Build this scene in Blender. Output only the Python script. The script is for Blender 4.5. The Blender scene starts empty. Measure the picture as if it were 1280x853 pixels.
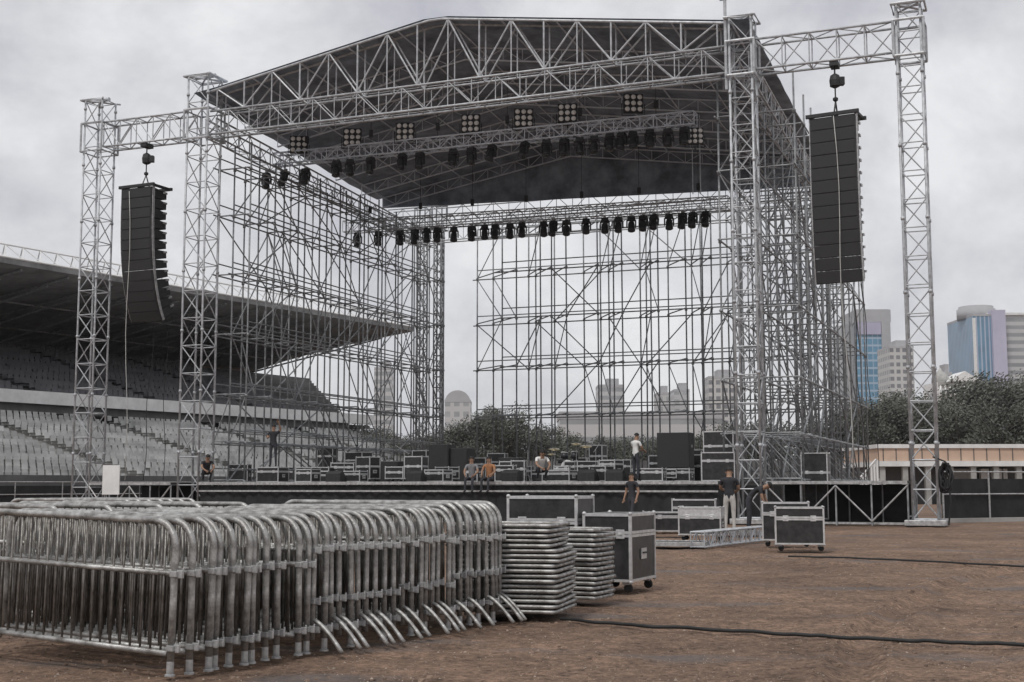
import bpy, bmesh, math, random
from math import sin, cos, pi, sqrt, radians, atan2
from mathutils import Vector, Matrix
random.seed(7)
SC = bpy.context.scene
COL = SC.collection
V = Vector

# ------------------------------------------------------------------ site frame
F_PX, PITCH, CZ = 1627.19, 0.1102, 1.3
A = 0.3798                                   # stage turned by this angle
W, D = 21.963, 19.846                        # stage width / depth between towers
WL, WR, HB = 5.227, 5.505, 15.307            # wing spans, truss bottom height
O = V((-12.46, 51.51, 0)); U = V((cos(A), -sin(A), 0)); N = V((sin(A), cos(A), 0))
def S(u, n, z=0): return O + U*u + N*n + V((0, 0, z))
def ray(px, py):                             # direction of a photo pixel (1280x853)
    h, v = (px-640)/F_PX, -(py-426.5)/F_PX
    return V((h, cos(PITCH)-v*sin(PITCH), sin(PITCH)+v*cos(PITCH)))
CAM = V((0, 0, CZ))
def at_n(px, py, n):                         # point on the stage plane at depth n
    d = ray(px, py); t = ((O-CAM).dot(N)+n)/d.dot(N); P = CAM+d*t
    return (P-O).dot(U), P.z
def at_y(px, py, y):
    d = ray(px, py); return CAM+d*(y/d.y)
def at_g(px, py, z=0):
    d = ray(px, py); return CAM+d*((z-CZ)/d.z)

# ------------------------------------------------------------------ materials
def mat(name, col, rough=.7, metal=0., var=.25, scale=6., bump=0., bscale=None, spec=.5, stain=None):
    m = bpy.data.materials.new(name); m.use_nodes = True
    nt = m.node_tree; b = nt.nodes['Principled BSDF']
    b.inputs['Roughness'].default_value = rough; b.inputs['Metallic'].default_value = metal
    b.inputs['Specular IOR Level'].default_value = spec
    tc = nt.nodes.new('ShaderNodeTexCoord')
    no = nt.nodes.new('ShaderNodeTexNoise'); no.inputs['Scale'].default_value = scale
    no.inputs['Detail'].default_value = 6; no.inputs['Roughness'].default_value = .65
    nt.links.new(tc.outputs['Object'], no.inputs['Vector'])
    r = nt.nodes.new('ShaderNodeValToRGB')
    lo = [c*(1-var) for c in col]; hi = [min(1, c*(1+var)) for c in col]
    if stain: lo = list(stain)
    r.color_ramp.elements[0].position = .32; r.color_ramp.elements[1].position = .68
    r.color_ramp.elements[0].color = (*lo, 1); r.color_ramp.elements[1].color = (*hi, 1)
    nt.links.new(no.outputs['Fac'], r.inputs['Fac'])
    nt.links.new(r.outputs['Color'], b.inputs['Base Color'])
    if bump:
        n2 = nt.nodes.new('ShaderNodeTexNoise'); n2.inputs['Scale'].default_value = bscale or scale*4
        n2.inputs['Detail'].default_value = 4
        nt.links.new(tc.outputs['Object'], n2.inputs['Vector'])
        bp = nt.nodes.new('ShaderNodeBump'); bp.inputs['Strength'].default_value = bump
        bp.inputs['Distance'].default_value = .02
        nt.links.new(n2.outputs['Fac'], bp.inputs['Height']); nt.links.new(bp.outputs['Normal'], b.inputs['Normal'])
    return m
M = {}
M['galv'] = mat('galvanised_steel', (.42, .42, .42), .42, .35, .4, 9, .1, 60)
M['barrier'] = mat('barrier_steel', (.40, .40, .39),   .46, .6, .5, 7, .25, 70, stain=(.13, .12, .11))
M['bars'] = mat('shade_dark_bar_steel', (.22, .215, .205), .45, .6, .5, 9, .2, 60, stain=(.09, .075, .06))  # bars painted darker for the shade inside the nest, plus slight rust
M['scaf'] = mat('scaffold_tube', (.27, .28, .29), .5, .12, .4, 5)
M['truss'] = mat('truss_aluminium', (.46, .475, .495), .45, .15, .3, 5)
M['skin_roof'] = mat('roof_fabric', (.235, .275, .33), .8, 0, .5, 1.0, .5, 3)
M['bright'] = mat('lightened_truss_aluminium', (.68, .73, .80), .45, .1, .15, 5)  # truss metal lightened in colour so unlit members under the roof show
M['black'] = mat('black_paint', (.025, .025, .026), .6, 0, .4, 12)
M['blackgl'] = mat('black_laminate', (.035, .034, .034), .38, 0, .3, 7, .1, 30, stain=(.012, .012, .013))
M['grille'] = mat('speaker_grille', (.03, .03, .031), .65, .1, .3, 60, .4, 180)
M['cloth_black'] = mat('black_cloth', (.022, .022, .023), .9, 0, .4, 2, .3, 5)
M['alu'] = mat('case_aluminium', (.62, .62, .62), .35, .5, .2, 14)
M['deck'] = mat('deck_ply', (.06, .055, .05), .7, 0, .3, 3)
M['lens'] = mat('lamp_reflector', (.85, .85, .83), .25, 0, .05, 9)
M['glasslens'] = mat('lamp_glass', (.05, .055, .06), .08, 0, .2, 9)
M['rubber'] = mat('rubber', (.02, .02, .02), .85, 0, .3, 9)
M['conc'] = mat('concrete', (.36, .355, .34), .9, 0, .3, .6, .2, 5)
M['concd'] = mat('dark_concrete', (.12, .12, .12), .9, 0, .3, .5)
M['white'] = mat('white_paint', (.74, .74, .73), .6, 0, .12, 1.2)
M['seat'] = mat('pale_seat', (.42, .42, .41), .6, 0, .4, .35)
M['seat_shaded'] = mat('shaded_seat', (.11, .11, .12), .7, 0, .3, .5)  # upper-tier seats, shade under the stand roof put into the colour
M['shed'] = mat('stand_roof_sheet', (.22, .22, .22), .75, 0, .4, .5)
M['fascia'] = mat('terracotta_fascia', (.58, .42, .32), .8, 0, .15, .35)
M['trunk'] = mat('bark', (.09, .075, .06), .95, 0, .4, 6, .5, 20)
M['leaf'] = mat('foliage', (.105, .11, .095), .8, 0, .6, .35)
M['leaf2'] = mat('foliage_light', (.14, .145, .12), .8, 0, .6, .4)
M['wood'] = mat('plywood', (.12, .10, .08), .75, 0, .3, 5)
M['shirtw'] = mat('white_shirt', (.72, .72, .70), .85, 0, .1, 5)
M['shirto'] = mat('orange_shirt', (.36, .17, .08), .85, 0, .15, 5)
M['shirtd'] = mat('dark_shirt', (.03, .03, .035), .9, 0, .3, 5)
M['shirtg'] = mat('grey_shirt', (.22, .22, .23), .9, 0, .2, 5)
M['denim'] = mat('dark_trousers', (.04, .042, .05), .9, 0, .3, 6)
M['paletr'] = mat('pale_trousers', (.50, .48, .45), .9, 0, .15, 6)
M['skin'] = mat('skin', (.30, .18, .12), .6, 0, .1, 6)
M['hair'] = mat('hair', (.012, .011, .01), .7, 0, .3, 20)
M['cymbal'] = mat('cymbal_bronze', (.45, .38, .24), .3, .8, .15, 8)
M['drum'] = mat('drum_shell', (.05, .05, .055), .3, 0, .2, 8)
M['drumskin'] = mat('drum_head', (.7, .7, .68), .5, 0, .1, 8)
M['cable'] = mat('black_cable', (.018, .018, .018), .7, 0, .3, 9)
M['clod'] = mat('earth_clod', (.20, .14, .105), .95, 0, .5, 2)
M['stone'] = mat('grit', (.32, .26, .21), .9, 0, .4, 1.5)

def ground_mat():
    m = bpy.data.materials.new('bare_earth'); m.use_nodes = True
    nt = m.node_tree; b = nt.nodes['Principled BSDF']; b.inputs['Roughness'].default_value = .95
    b.inputs['Specular IOR Level'].default_value = .2
    tc = nt.nodes.new('ShaderNodeTexCoord')
    def noise(sc, det=8, rough=.65, stretch=None):
        n = nt.nodes.new('ShaderNodeTexNoise'); n.inputs['Scale'].default_value = sc
        n.inputs['Detail'].default_value = det; n.inputs['Roughness'].default_value = rough
        if stretch:
            mp = nt.nodes.new('ShaderNodeMapping'); mp.inputs['Scale'].default_value = stretch
            mp.inputs['Rotation'].default_value = (0, 0, .12)
            nt.links.new(tc.outputs['Object'], mp.inputs['Vector']); nt.links.new(mp.outputs['Vector'], n.inputs['Vector'])
        else: nt.links.new(tc.outputs['Object'], n.inputs['Vector'])
        return n
    big = noise(.35, 9, .7); fine = noise(16, 10, .85); mid = noise(2.3, 9, .82)
    r1 = nt.nodes.new('ShaderNodeValToRGB'); e = r1.color_ramp.elements
    e[0].position = .33; e[0].color = (.135, .096, .074, 1); e[1].position = .68; e[1].color = (.275, .195, .148, 1)
    nt.links.new(big.outputs['Fac'], r1.inputs['Fac'])
    r2 = nt.nodes.new('ShaderNodeValToRGB'); e = r2.color_ramp.elements
    e[0].position = .36; e[0].color = (.24, .24, .25, 1); e[1].position = .68; e[1].color = (2.1, 2.0, 1.88, 1)
    nt.links.new(fine.outputs['Fac'], r2.inputs['Fac'])
    r3 = nt.nodes.new('ShaderNodeValToRGB'); e = r3.color_ramp.elements
    e[0].position = .35; e[0].color = (.62, .63, .64, 1); e[1].position = .66; e[1].color = (1.25, 1.22, 1.2, 1)
    nt.links.new(mid.outputs['Fac'], r3.inputs['Fac'])
    def mul(a, c):
        x = nt.nodes.new('ShaderNodeMix'); x.data_type = 'RGBA'; x.blend_type = 'MULTIPLY'; x.inputs[0].default_value = 1
        nt.links.new(a, x.inputs[6]); nt.links.new(c, x.inputs[7]); return x.outputs[2]
    c = mul(mul(r1.outputs['Color'], r2.outputs['Color']), r3.outputs['Color'])
    pn = noise(.35, 5, .55, (1, 2.6, 1)); pr = nt.nodes.new('ShaderNodeValToRGB'); e = pr.color_ramp.elements
    e[0].position = .56; e[0].color = (0, 0, 0, 1); e[1].position = .66; e[1].color = (.55, .55, .55, 1)
    nt.links.new(pn.outputs['Fac'], pr.inputs['Fac'])
    pm = nt.nodes.new('ShaderNodeMix'); pm.data_type = 'RGBA'; pm.inputs[7].default_value = (.13, .13, .135, 1)
    nt.links.new(pr.outputs['Color'], pm.inputs[0]); nt.links.new(c, pm.inputs[6]); c = pm.outputs[2]
    nt.links.new(c, b.inputs['Base Color'])
    b0 = nt.nodes.new('ShaderNodeBump'); b0.inputs['Strength'].default_value = .5; b0.inputs['Distance'].default_value = .05
    nt.links.new(mid.outputs['Fac'], b0.inputs['Height'])
    bp = nt.nodes.new('ShaderNodeBump'); bp.inputs['Strength'].default_value = .7; bp.inputs['Distance'].default_value = .02
    nt.links.new(b0.outputs['Normal'], bp.inputs['Normal'])
    nt.links.new(fine.outputs['Fac'], bp.inputs['Height']); nt.links.new(bp.outputs['Normal'], b.inputs['Normal'])
    return m
M['earth'] = ground_mat()

def facade_mat(name, wall, glass, su, sv, fu=.6, fv=.55):
    """window grid: su, sv = bay width and storey height in metres; UV in metres"""
    m = bpy.data.materials.new(name); m.use_nodes = True
    nt = m.node_tree; b = nt.nodes['Principled BSDF']
    uv = nt.nodes.new('ShaderNodeUVMap'); sp = nt.nodes.new('ShaderNodeSeparateXYZ')
    nt.links.new(uv.outputs['UV'], sp.inputs[0])
    def cell(out, s, fr):
        d = nt.nodes.new('ShaderNodeMath'); d.operation = 'DIVIDE'; d.inputs[1].default_value = s
        nt.links.new(out, d.inputs[0])
        fl = nt.nodes.new('ShaderNodeMath'); fl.operation = 'FRACT'; nt.links.new(d.outputs[0], fl.inputs[0])
        l = nt.nodes.new('ShaderNodeMath'); l.operation = 'LESS_THAN'; l.inputs[1].default_value = fr
        nt.links.new(fl.outputs[0], l.inputs[0]); return l.outputs[0]
    mm = nt.nodes.new('ShaderNodeMath'); mm.operation = 'MULTIPLY'
    nt.links.new(cell(sp.outputs[0], su, fu), mm.inputs[0]); nt.links.new(cell(sp.outputs[1], sv, fv), mm.inputs[1])
    no = nt.nodes.new('ShaderNodeTexNoise'); no.inputs['Scale'].default_value = .06; no.inputs['Detail'].default_value = 3
    nt.links.new(uv.outputs['UV'], no.inputs['Vector'])
    rg = nt.nodes.new('ShaderNodeValToRGB'); e = rg.color_ramp.elements
    e[0].position = .35; e[0].color = (*[c*.75 for c in glass], 1); e[1].position = .65; e[1].color = (*[min(1, c*1.2) for c in glass], 1)
    nt.links.new(no.outputs['Fac'], rg.inputs['Fac'])
    mx = nt.nodes.new('ShaderNodeMix'); mx.data_type = 'RGBA'
    nt.links.new(mm.outputs[0], mx.inputs[0]); mx.inputs[6].default_value = (*wall, 1)
    nt.links.new(rg.outputs['Color'], mx.inputs[7]); nt.links.new(mx.outputs[2], b.inputs['Base Color'])
    ro = nt.nodes.new('ShaderNodeMapRange'); ro.inputs[3].default_value = .8; ro.inputs[4].default_value = .3
    nt.links.new(mm.outputs[0], ro.inputs[0]); nt.links.new(ro.outputs[0], b.inputs['Roughness'])
    return m

# ------------------------------------------------------------------ mesh builder
class MB:
    def __init__(s): s.v = []; s.f = []; s.mi = []; s.uv = {}
    def add(s, vs, fs, mi=0):
        k = len(s.v); s.v += [V(p) for p in vs]; s.f += [tuple(i+k for i in f) for f in fs]; s.mi += [mi]*len(fs); return s
    def box(s, c, size, rz=0, mi=0, top=1.0):
        c = V(c); hx, hy, hz = size[0]/2, size[1]/2, size[2]/2
        R = Matrix.Rotation(rz, 3, 'Z'); vs = []
        for z, k in ((-hz, 1), (hz, top)):
            for x, y in ((-hx, -hy), (hx, -hy), (hx, hy), (-hx, hy)):
                vs.append(c+R @ V((x*k, y*k, z)))
        return s.add(vs, [(3, 2, 1, 0), (4, 5, 6, 7), (0, 1, 5, 4), (1, 2, 6, 5), (2, 3, 7, 6), (3, 0, 4, 7)], mi)
    def obox(s, o, ex, ey, ez, mi=0):        # box from a corner and three edge vectors
        o, ex, ey, ez = V(o), V(ex), V(ey), V(ez)
        vs = [o, o+ex, o+ex+ey, o+ey, o+ez, o+ex+ez, o+ex+ey+ez, o+ey+ez]
        return s.add(vs, [(3, 2, 1, 0), (4, 5, 6, 7), (0, 1, 5, 4), (1, 2, 6, 5), (2, 3, 7, 6), (3, 0, 4, 7)], mi)
    def tube(s, pts, r, seg=6, closed=False, mi=0, caps=True):
        pts = [V(p) for p in pts]; n = len(pts); rs = r if isinstance(r, (list, tuple)) else [r]*n
        k0 = len(s.v); d0 = None
        for i, p in enumerate(pts):
            if closed: t = (pts[(i+1) % n]-pts[i-1]).normalized()
            elif i == 0: t = (pts[1]-p).normalized()
            elif i == n-1: t = (p-pts[i-1]).normalized()
            else: t = ((pts[i+1]-p).normalized()+(p-pts[i-1]).normalized()).normalized()
            if d0 is None:
                a = V((0, 0, 1)) if abs(t.z) < .9 else V((1, 0, 0)); d0 = t.cross(a).normalized()
            else:
                d0 = (d0-t*d0.dot(t)).normalized()
            e = t.cross(d0)
            for j in range(seg):
                an = 2*pi*j/seg; s.v.append(p+(d0*cos(an)+e*sin(an))*rs[i])
        m = n if closed else n-1
        for i in range(m):
            for j in range(seg):
                a, b = k0+i*seg+j, k0+i*seg+(j+1) % seg
                i2 = (i+1) % n; c, d = k0+i2*seg+(j+1) % seg, k0+i2*seg+j
                s.f.append((a, b, c, d)); s.mi.append(mi)
        if caps and not closed:
            s.f.append(tuple(k0+j for j in reversed(range(seg)))); s.f.append(tuple(k0+(n-1)*seg+j for j in range(seg))); s.mi += [mi, mi]
        return s
    def lathe(s, prof, base=(0, 0, 0), axis=(0, 0, 1), seg=16, mi=0):
        ax = V(axis).normalized(); q = V((0, 0, 1)).rotation_difference(ax); base = V(base); k = len(s.v)
        for r, h in prof:
            for j in range(seg):
                an = 2*pi*j/seg; s.v.append(base+q @ V((r*cos(an), r*sin(an), h)))
        for i in range(len(prof)-1):
            for j in range(seg):
                s.f.append((k+i*seg+j, k+i*seg+(j+1) % seg, k+(i+1)*seg+(j+1) % seg, k+(i+1)*seg+j)); s.mi.append(mi)
        s.f.append(tuple(k+j for j in reversed(range(seg)))); s.f.append(tuple(k+(len(prof)-1)*seg+j for j in range(seg))); s.mi += [mi, mi]
        return s
    def mesh(s, name, mats, off=V((0, 0, 0)), smooth=False):
        me = bpy.data.meshes.new(name); me.from_pydata([tuple(p-off) for p in s.v], [], s.f)
        for m in (mats if isinstance(mats, (list, tuple)) else [mats]): me.materials.append(m)
        me.polygons.foreach_set('material_index', s.mi)
        if smooth: me.polygons.foreach_set('use_smooth', [len(f) == 4 for f in s.f])
        me.update(); return me
    def build(s, name, mats, parent=None, smooth=False, off=None, bevel=0):
        """vertices are given in the parent's thing space (world minus the thing's location)"""
        o = bpy.data.objects.new(name, None)
        bpy.data.objects.remove(o)
        if parent is None:
            if off is None:
                lo = V((min(p.x for p in s.v), min(p.y for p in s.v), min(p.z for p in s.v)))
                hi = V((max(p.x for p in s.v), max(p.y for p in s.v), max(p.z for p in s.v)))
                off = V(((lo.x+hi.x)/2, (lo.y+hi.y)/2, lo.z))
            me = s.mesh(name, mats, off, smooth)
            o = bpy.data.objects.new(name, me); COL.objects.link(o); o.location = off
        else:
            r = parent
            while r.parent: r = r.parent
            me = s.mesh(name, mats, r.get('_b') and V(r['_b']) or V((0, 0, 0)), smooth)
            o = bpy.data.objects.new(name, me); COL.objects.link(o); o.parent = parent
        if bevel:
            md = o.modifiers.new('bevel', 'BEVEL'); md.width = bevel; md.segments = 2; md.limit_method = 'ANGLE'
        return o

def tag(o, label=None, cat=None, group=None, kind=None):
    if label: o['label'] = label
    if cat: o['category'] = cat
    if group: o['group'] = group
    if kind: o['kind'] = kind
    return o
def empty(name, loc, label=None, cat=None, group=None, rz=0, world=False):
    """world=True: the parts are written in world coordinates and taken relative to loc"""
    o = bpy.data.objects.new(name, None); COL.objects.link(o); o.location = loc; o.rotation_euler = (0, 0, rz)
    o.empty_display_size = .1
    if world: o['_b'] = tuple(loc)
    return tag(o, label, cat, group)
def kids(o): return [c for c in o.children]
def copy_tree(o, parent=None):
    c = o.copy(); COL.objects.link(c)
    if parent: c.parent = parent
    for ch in kids(o): copy_tree(ch, c)
    return c
def place(proto, first, loc, rz=0, label=None, group=None, tilt=(0, 0), scale=None):
    o = proto if first else copy_tree(proto)
    o.location = loc; o.rotation_euler = (tilt[0], tilt[1], rz)
    if scale: o.scale = scale
    if label: o['label'] = label
    if group: o['group'] = group
    return o
ORD = ('first second third fourth fifth sixth seventh eighth ninth tenth eleventh twelfth thirteenth fourteenth fifteenth sixteenth '
       'seventeenth eighteenth nineteenth twentieth').split()
def od(i):
    if i < 20: return ORD[i]
    t = ('twenty', 'thirty', 'forty')[(i+1)//10-2]
    k = (i+1) % 10
    return {'twenty': 'twentieth', 'thirty': 'thirtieth', 'forty': 'fortieth'}[t] if k == 0 else t+'-'+ORD[k-1]

# ------------------------------------------------------------------ ground
from mathutils import noise as mnoise
def axis(lo, hi, step, out):
    n = int((hi-lo)/step); return [-o for o in reversed(out)]+[lo+(hi-lo)*i/n for i in range(n+1)]+list(out)
gx = axis(-14, 22, .13, (30, 60, 200, 1000, 4000)); gx = [x if x > -14.01 else min(x, -20) for x in gx]
gy = [-4000, -500, -50, 0, 4]+[5+.11*(1.0105**i-1)/.0105 for i in range(172)]; gy = [y for y in gy if y < 46]+[48, 60, 100, 250, 1000, 4000]
def path_d(x, y, P):
    best = 9
    for (ax, ay), (bx, by) in zip(P[:-1], P[1:]):
        dx, dy = bx-ax, by-ay; t_ = max(0, min(1, ((x-ax)*dx+(y-ay)*dy)/(dx*dx+dy*dy)))
        best = min(best, math.hypot(x-ax-dx*t_, y-ay-dy*t_))
    return best
RUTS = ([(1.4, 6), (3.2, 12), (6.0, 18), (10.5, 24), (17, 30), (24, 34)], [(2.9, 6), (4.6, 11.4), (7.2, 16.8), (11.5, 22.6), (17.8, 28.4), (25, 32.4)],
        [(20, 12), (13, 17), (8, 21), (3, 23.5), (-2, 25)], [(20, 13.7), (13.6, 18.6), (8.6, 22.5), (3.3, 25), (-2, 26.6)])
def gz(x, y):
    if not (-13 < x < 21 and 5 < y < 45): return 0
    f = min(1, (x+13)/3, (21-x)/3, (45-y)/6)
    h = -.03+.020*mnoise.fractal(V((x*.9, y*.9, 0)), .8, 2.1, 4)+.016*mnoise.noise(V((x*4, y*4, 3)))
    for P in RUTS:
        d_ = path_d(x, y, P)
        if d_ < .4: h += -.06*max(0, 1-(d_/.19)**2)+.03*max(0, 1-((d_-.25)/.1)**2)
    return min(.004, h)*f
g = MB(); nx = len(gx)
g.v = [V((x, y, gz(x, y))) for y in gy for x in gx]
g.f = [(b*nx+a, b*nx+a+1, (b+1)*nx+a+1, (b+1)*nx+a) for b in range(len(gy)-1) for a in range(nx-1)]; g.mi = [0]*len(g.f)
tag(g.build('ground', M['earth'], off=V((0, 0, 0)), smooth=True), kind='structure')
st = MB()
for i in range(20000):
    y = 6+26*random.random()**1.6; x = random.uniform(-.40, .46)*y*1.05
    r = random.uniform(.003, .009)*(1+1.2*(random.random() < .05)); h = r*random.uniform(.5, 1.1)
    a = random.random()*6
    p = [V((x+r*cos(a+k*2.09), y+r*sin(a+k*2.09), 0)) for k in range(3)]
    zz = V((0, 0, gz(x, y)-.001)); p = [q+zz for q in p]; st.add(p+[V((x, y, h))+zz], [(0, 1, 3), (1, 2, 3), (2, 0, 3)])
for i in range(5200):
    y = 6+24*random.random()**1.5; x = random.uniform(-.40, .46)*y*1.05
    r = random.uniform(.008, .020)*(1+.8*(random.random() < .06)); zz = gz(x, y); n_ = 6; k = len(st.v); a0 = random.random()*6
    for q, hh in ((1, -.1), (.72, .55)):
        for j in range(n_): st.v.append(V((x+r*q*random.uniform(.7, 1.2)*cos(a0+j*pi/3), y+r*q*random.uniform(.7, 1.2)*sin(a0+j*pi/3), zz+r*hh)))
    for j in range(n_): st.f.append((k+j, k+(j+1) % n_, k+n_+(j+1) % n_, k+n_+j)); st.mi.append(1)
    st.f.append(tuple(k+n_+j for j in range(n_))); st.mi.append(1)
tag(st.build('loose_grit', [M['stone'], M['clod']], off=V((0, 0, 0))), 'loose grit and small stones scattered over the bare brown earth', 'grit', kind='stuff')

# cables on the ground
def ground_cable(pts, r, label, group=None):
    P = [at_g(x, y) for x, y in pts]; out = []
    for i in range(len(P)-1):
        for k in range(8):
            t = k/8; q = P[i].lerp(P[i+1], t); out.append(V((q.x+.02*sin(i*3+k*.9), q.y+.05*sin(k*1.3+i*2), r)))
    out.append(V((P[-1].x, P[-1].y, r)))
    m = MB().tube(out, r, 8)
    return tag(m.build('ground_cable', M['cable'], smooth=True), label, 'cable', group)
ground_cable([(700, 776), (790, 784), (900, 790), (1010, 797), (1110, 803), (1200, 806), (1340, 812)], .016,
             'thick black cable lying across the bare earth nearest the camera', 'cables on the ground')
ground_cable([(985, 697), (1060, 699), (1150, 703), (1240, 708), (1330, 713)], .016,
             'black cable on the earth running right from the big black flight case', 'cables on the ground')

# ------------------------------------------------------------------ lattice towers and trusses
def lace(m, a0, a1, b0, b1, n, r, style='zig'):
    """lacing between two chords a0-a1 and b0-b1"""
    for i in range(n):
        t0, t1 = i/n, (i+1)/n
        A0, A1, B0, B1 = a0.lerp(a1, t0), a0.lerp(a1, t1), b0.lerp(b1, t0), b0.lerp(b1, t1)
        m.tube([A0, B0], r, 5)
        if style == 'x': m.tube([A0, B1], r, 5); m.tube([B0, A1], r, 5)
        elif i % 2 == 0: m.tube([A0, B1], r, 5)
        else: m.tube([B0, A1], r, 5)
    m.tube([a1, b1], r, 5)
def tower(u, n, zt, w, label, mt='truss', extra=0, group='lattice towers around the stage'):
    b = S(u, n)
    t = empty('lattice_tower', b, label, 'tower', group, world=True)
    h = w/2
    cs = [S(u-h, n-h), S(u+h, n-h), S(u+h, n+h), S(u-h, n+h)]
    zb = .22
    pl = MB(); pl.box(b+V((0, 0, .11)), (w+.5, w+.5, .18), -A)
    pl.build('base', M['galv'], t, bevel=.02)
    for c in cs:
        m = MB().tube([c+V((0, 0, zb)), c+V((0, 0, zt))], .042, 8)
        z = 2.6
        while z < zt-.3:
            m.tube([c+V((0, 0, z-.05)), c+V((0, 0, z+.05))], .066, 8); z += 2.4
        m.build('mast_leg', M[mt], t, smooth=True)
    nn = int((zt-zb)/(.95*w+.18))
    for i in range(4):
        a, c = cs[i], cs[(i+1) % 4]
        m = MB(); lace(m, a+V((0, 0, zb)), a+V((0, 0, zt)), c+V((0, 0, zb)), c+V((0, 0, zt)), nn, .022)
        m.build('lacing', M[mt], t)
    # head frame
    m = MB()
    k = h+.14
    hc = [S(u-k, n-k, zt), S(u+k, n-k, zt), S(u+k, n+k, zt), S(u-k, n+k, zt)]
    m.tube(hc, .05, 6, closed=True)
    m.tube([hc[0], hc[2]], .04, 6); m.tube([hc[1], hc[3]], .04, 6)
    m.tube([S(u-h, n, zt+.09), S(u+h, n, zt+.09)], .09, 8)
    m.build('head_frame', M[mt], t)
    # sleeve block that carries the roof / wing truss
    m = MB(); k = h+.1
    for z in (HB-.15, HB+1.05):
        m.tube([S(u-k, n-k, z), S(u+k, n-k, z), S(u+k, n+k, z), S(u-k, n+k, z)], .05, 6, closed=True)
    for q in ((-k, -k), (k, -k), (k, k), (-k, k)): m.tube([S(u+q[0], n+q[1], HB-.15), S(u+q[0], n+q[1], HB+1.05)], .045, 6)
    m.build('sleeve_block', M[mt], t)
    if extra:
        MB().tube([S(u-h-.12, n-h, zt-2.5), S(u-h-.12, n-h, zt+extra)], .055, 8).tube([S(u-h-.3, n-h, zt+extra), S(u-h+.1, n-h, zt+extra)], .09, 6).build('top_pole', M[mt], t)
    return t
tower(-WL, 0, 17.35, .86, 'free-standing lattice tower at far left carrying the curved speaker array truss')
tower(0, 0, 17.75, .95, 'wide lattice tower at the left front corner of the stage roof')
tower(W, 0, 17.2, .76, 'lattice tower with a tall pole at the right front corner of the stage roof', extra=.75)
tower(W+WR, 0, 16.9, .76, 'lattice tower at far right, nearest the fence, ending the right wing truss')
tower(W+.2, D, 15.2, .7, 'slim lattice tower at the rear right corner of the scaffolding', 'scaf')
tower(0.1, D+.3, 15.2, .42, 'narrow lattice tower at the rear left corner of the scaffolding', 'scaf')
tower(1.35, D-.2, 15.0, .4, 'narrow lattice tower standing alone beside the open gap in the rear scaffolding', 'scaf')

def truss(root, P0, P1, h, w, side, r, rl, mt, up=V((0, 0, 1)), nbay=None, prefix=''):
    """square truss between P0 and P1 (bottom centre line); side = horizontal unit normal"""
    c = [P0-side*w/2, P0+side*w/2, P0+side*w/2+up*h, P0-side*w/2+up*h]; d = P1-P0
    nb = nbay or max(2, int(d.length/(h*1.05)))
    for p in c: MB().tube([p, p+d], r, 6).build('chord', M[mt], root, smooth=True)
    for i in range(4):
        m = MB(); lace(m, c[i], c[i]+d, c[(i+1) % 4], c[(i+1) % 4]+d, nb, rl); m.build('lacing', M[mt], root)
# wing trusses
for a, b, lab in ((-WL+.5, -.6, 'left wing truss between two towers, carrying the curved speaker array'),
                  (W+.5, W+WR-.5, 'right wing truss reaching out to the tower at far right')):
    t = empty('wing_truss', S((a+b)/2, 0, HB), lab, 'truss', 'wing trusses', world=True)
    truss(t, S(a, 0, HB), S(b, 0, HB), 1.05, .7, N, .042, .024, 'truss', nbay=5)

# ------------------------------------------------------------------ stage roof
EZ0, RZ0 = 17.0, 18.75                       # eave / ridge height at the front
SL = -.07                                    # slope to the rear
UR = 10.4
NR = 15.6
roof = empty('stage_roof', S(W/2, NR/2, HB), 'dark fabric gable roof on lattice trusses over the whole stage', 'stage roof', world=True)
def rz(u, n):
    k = u/UR if u < UR else (W-u)/(W-UR)
    return EZ0+(RZ0-EZ0)*k+SL*n
# roof skin, slightly sagging between purlins
sk = MB(); NU, NN = 22, 16
top = []; bot = []
for i in range(NU+1):
    for j in range(NN+1):
        u = -.3+(W+.6)*i/NU; n = -.32+(NR+.32)*j/NN
        uu = min(max(u, 0), W)
        sag = .10*abs(sin(pi*j/2))
        z = rz(uu, n)-sag*.5+.085
        top.append(S(u, n, z)); bot.append(S(u, n, z-.02))
k = len(top); fs = []
for i in range(NU):
    for j in range(NN):
        a = i*(NN+1)+j; b = a+NN+1
        fs += [(a, b, b+1, a+1), (k+a, k+a+1, k+b+1, k+b)]
for j in range(NN): fs += [(j, j+1, k+j+1, k+j)]; b = NU*(NN+1)+j; fs += [(b+1, b, k+b, k+b+1)]
sk.add(top+bot, fs); sk.build('roof_skin', M['skin_roof'], roof, smooth=True)
# rear gable infill
rg = MB()
pts = [(0, 15.5), (W, 14.75), (W, rz(W, NR)+.1), (UR, rz(UR, NR)+.1), (0, rz(0, NR)+.1)]
vs = [S(u, NR, z) for u, z in pts]+[S(u, NR+.03, z) for u, z in pts]
rg.add(vs, [(0, 1, 2, 3, 4), (9, 8, 7, 6, 5)]+[(i, i+5, (i+1) % 5+5, (i+1) % 5) for i in range(5)])
rg.build('rear_skin', M['skin_roof'], roof)
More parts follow.
